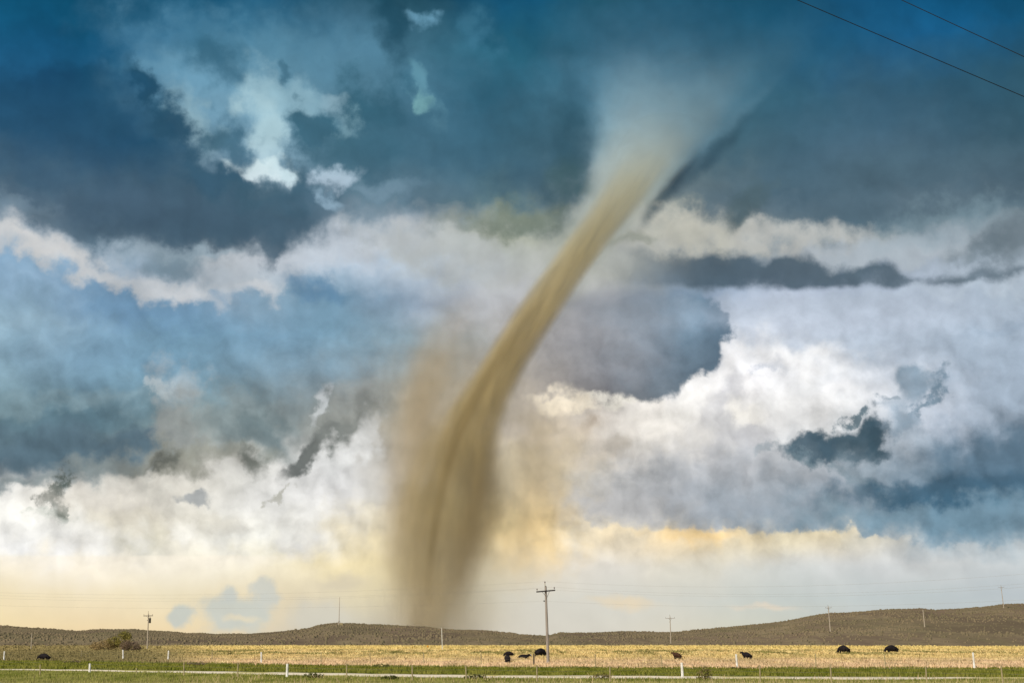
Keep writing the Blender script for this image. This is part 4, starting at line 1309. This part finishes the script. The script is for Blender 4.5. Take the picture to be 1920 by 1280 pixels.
def make_cow(pose):
    me, dz = cow_mesh(pose)
    rt = empty('cow', (0, 0, 0), 'cow', 'cow')
    me.materials.clear()
    body = link('body', me, rt)
    if pose == 'graze':
        h0, hs = Vector((1.19, 0, 0.42)), Vector((1.23, 0, 0.30))
        tail_dir = 0
    else:
        h0, hs = Vector((1.16, 0, 1.40 + dz)), Vector((1.27, 0, 1.34 + dz))
    ears = []
    for s in (-1, 1):
        k = MB()
        base = h0 + Vector((-0.02, s * 0.11, 0.02 if pose != 'graze' else 0.0))
        k.tube([base, base + Vector((0, s * 0.08, 0.015)), base + Vector((-0.01, s * 0.18, 0.0)), base + Vector((-0.01, s * 0.24, -0.02))], [0.03, 0.055, 0.045, 0.012], 8)
        ears.append(k.build('ear', M_black, rt, smooth=True))
    k = MB()
    tz = 1.24 + dz
    if dz:
        k.tube([(-0.86, 0, tz - 0.08), (-0.98, 0.03, tz - 0.25), (-1.0, 0.08, 0.18), (-0.95, 0.15, 0.06)], [0.035, 0.028, 0.022, 0.045], 8)
    else:
        k.tube([(-0.98, 0, tz - 0.06), (-1.05, 0, tz - 0.2), (-1.07, 0, 0.75), (-1.05, 0, 0.5), (-1.05, 0, 0.38)], [0.035, 0.028, 0.02, 0.045, 0.015], 8)
    k.build('tail', M_black, rt, smooth=True)
    return rt


protos = {p: make_cow(p) for p in ('stand', 'graze', 'lying')}
used = set()
GC = 'cattle grazing in the golden pasture'


def place_cow(pose, px, py_base, heading, size, m, label, sink=0.0, face=False, cat='cow'):
    if pose in used:
        o = copy_tree(protos[pose])
    else:
        o = protos[pose]
        used.add(pose)
    if cat == 'calf':
        o.name = 'calf'
    p = on_ground(px, py_base)
    p.z = -sink
    o.location = p
    o.rotation_euler = (0, 0, heading)
    o.scale = (size, size, size)
    tag(o, label, cat, GC)
    for ch in o.children:
        ch.data = ch.data.copy()
        ch.data.materials.clear()
        ch.data.materials.append(m)
    if face:
        f = MB()
        dz = -0.62 if pose == 'lying' else 0
        f.tube([(1.22, 0, 1.36 + dz), (1.30, 0, 1.33 + dz), (1.38, 0, 1.27 + dz), (1.45, 0, 1.22 + dz), (1.50, 0, 1.17 + dz)], [0.10, 0.135, 0.115, 0.10, 0.05], 12)
        f.build('white_face', M_face, o, smooth=True)
    return o


# heading 0 = facing right, pi = facing left, pi/2 = facing away
place_cow('graze', 83, 1238, R(172), 0.92, M_black, 'black cow grazing alone in the green grass at the far left', sink=0.25)
place_cow('graze', 955, 1231.5, R(190), 0.78, M_black, 'black cow facing left, behind the cow seen from the rear', sink=0.1)
place_cow('graze', 951.5, 1244, R(100), 0.86, M_black, 'black cow seen from behind, nearest of the small group left of the tall pole', sink=0.05)
place_cow('lying', 979, 1236, R(20), 0.98, M_black, 'black cow with a white face lying in the grass', face=True)
place_cow('graze', 1013, 1232, R(50), 1.18, M_black, 'stout black cow standing just left of the tall pole', sink=0.15)
place_cow('stand', 1270, 1237, R(128), 0.82, M_brown, 'brown and black calf looking left, above the bright white post', sink=0.05, cat='calf')
place_cow('stand', 1401, 1237, R(133), 0.86, M_black, 'small black calf looking left, right of a white post', sink=0.05, cat='calf')
place_cow('graze', 1583, 1224.5, R(128), 1.36, M_black, 'black cow with rounded back, left of the two on the right', sink=0.28)
place_cow('graze', 1673, 1224, R(188), 1.36, M_black, 'large black cow side on with lowered head, farthest right', sink=0.28)
place_cow('lying', 590, 1233, R(10), 0.48, M_calf, 'small reddish brown calf lying deep in the grass left of a thin grey post', sink=0.12, cat='calf')
place_cow('lying', 915, 1233.5, R(150), 0.42, M_calf, 'tiny reddish calf lying in the grass left of the black cattle', sink=0.02, cat='calf')


# orange marker
p = on_ground(802, 1217)
mk = empty('marker_post', p, 'small orange marker on a short stake at the far edge of the pasture', 'marker')
MB().tube([(0, 0, -0.1), (0, 0, 0.6)], 0.03, 6).build('stake', M_post, mk)
MB().tube([(0, 0, 0.55), (0, 0, 0.62), (0, 0, 0.95), (0, 0, 1.02)], [0.14, 0.2, 0.17, 0.05], 8).build('marker_head', M_orange, mk)


# ------------------------------------------------------------------ shrubs and weeds
def shrub(name, base, lobes, n_leaf, leaf, m, label, cat, group=None, stems=7, seed=1):
    """lobes: (x, y, z, rx, ry, rz) ellipsoids of leaf clumps above the base"""
    rng = np.random.default_rng(seed)
    rt = empty(name, base, label, cat, group)
    vol = np.array([l[3] * l[4] * l[5] for l in lobes])
    which = rng.choice(len(lobes), n_leaf, p=vol / vol.sum())
    L = np.array(lobes)[which]
    d = rng.normal(size=(n_leaf, 3))
    d /= np.linalg.norm(d, axis=1)[:, None]
    rad = rng.uniform(0.25, 1.0, n_leaf) ** 0.5
    gap = vnoise(d[:, 0] * 3 + which * 7, d[:, 2] * 3 + d[:, 1] * 2, seed) > -0.22
    c = L[:, :3] + d * rad[:, None] * L[:, 3:6] * (1 + 0.25 * vnoise(d[:, 0] * 4, d[:, 2] * 4, seed + 3))[:, None]
    c = c[gap & (c[:, 2] > 0)]
    n = len(c)
    a = rng.normal(size=(n, 3)); a /= np.linalg.norm(a, axis=1)[:, None]
    b = rng.normal(size=(n, 3)); b -= (a * b).sum(1)[:, None] * a; b /= np.linalg.norm(b, axis=1)[:, None]
    s = rng.uniform(0.6, 1.4, n)[:, None] * leaf
    v = np.stack([c - a * s, c + b * s * 0.6, c + a * s, c - b * s * 0.6], 1).reshape(-1, 3)
    base_i = np.arange(n)[:, None] * 4
    f = np.concatenate([base_i + np.array([[0, 1, 2]]), base_i + np.array([[0, 2, 3]])])
    np_mesh('foliage', v, f, m, rt)['kind'] = 'stuff'
    r2 = random.Random(seed)
    for i in range(stems):
        l = lobes[i % len(lobes)]
        tip = Vector((l[0] + r2.uniform(-.5, .5) * l[3], l[1] + r2.uniform(-.5, .5) * l[4], l[2] + l[5] * r2.uniform(0.3, 0.8)))
        root = Vector((l[0] * 0.35 + r2.uniform(-.1, .1), l[1] * 0.3, -0.1))
        mid = root.lerp(tip, 0.5) + Vector((r2.uniform(-.1, .1) * l[3], 0, 0.1 * l[5]))
        w = leaf * 0.35
        MB().tube([root, mid, tip], [w, w * 0.65, w * 0.25], 6).build('stem', M_stem, rt)
    return rt


b0 = on_ground(228, 1219)
s_ = b0.y / 2667.0 * 1.12
GS = 'shrubs clumped beside the pole on the left'
shrub('shrub', on_ground(229, 1219.5), [(0, 0, 17 * s_, 16 * s_, 1.6, 13 * s_), (3 * s_, 0, 24 * s_, 11 * s_, 1.2, 8 * s_), (-14 * s_, 0, 14 * s_, 12 * s_, 1.2, 9 * s_)], 6500, 0.10, M_leaf_g, 'tallest olive green shrub in the clump beside the left pole', 'shrub', GS, seed=2)
shrub('shrub', on_ground(197, 1219.5), [(0, 0, 8 * s_, 22 * s_, 1.4, 10 * s_), (-14 * s_, 0.5, 6 * s_, 14 * s_, 1.2, 6 * s_), (8 * s_, 0, 12 * s_, 12 * s_, 1.2, 9 * s_)], 6000, 0.09, M_leaf_b, 'broad low golden brown shrub on the left of the clump', 'shrub', GS, seed=3)
shrub('shrub', on_ground(247, 1220), [(0, 0, 6 * s_, 15 * s_, 1.2, 9 * s_), (-10 * s_, 0, 8 * s_, 10 * s_, 1.2, 10 * s_), (8 * s_, 0, 4 * s_, 8 * s_, 1.0, 5 * s_)], 4800, 0.09, M_leaf_d, 'dark reddish shrub on the right of the clump, behind the white post', 'shrub', GS, seed=4)
WG = 'weed clumps in the grass'
weeds = [
    (586, 1270, 1.3, 0.45, M_weed, 'green weed clump at the track edge right of a white post'),
    (730, 1273, 1.0, 0.35, M_weed, 'low green weed clump left of a yellowish post by the track'),
    (714, 1252, 1.4, 0.55, M_weed, 'dark green weed clump on the verge behind the track, under the tornado'),
    (1127, 1273, 1.2, 0.5, M_weedb, 'brownish weed clump right of the tallest pole at the bottom'),
    (1321, 1275, 0.9, 1.15, M_weedb, 'tall dry brown weed between the white post and a pale post'),
    (135, 1243, 2.0, 0.45, M_leaf_d, 'dark flat brush patch right of the lone cow'),
    (366, 1247, 2.0, 0.5, M_leaf_d, 'dark brush patch on the verge left of a bright white post'),
    (288, 1237, 0.9, 0.35, M_weed, 'small dark green weed clump below the left pole'),
    (892, 1272, 1.3, 0.4, M_weed, 'green weed clump at the track edge left of the tallest pole'),
    (1380, 1256, 1.6, 0.35, M_weed, 'flat green weed patch on the verge under a white post'),
]
for i, (px, py, w, h, m, lab) in enumerate(weeds):
    shrub('weed_clump', on_ground(px, py), [(0, 0, h * 0.4, w * 0.6, w * 0.5, h * 0.6), (w * 0.4, 0, h * 0.3, w * 0.4, w * 0.4, h * 0.5), (-w * 0.4, 0.1, h * 0.3, w * 0.4, w * 0.4, h * 0.4)], 420, 0.07, m, lab, 'weeds', WG, stems=5, seed=20 + i)
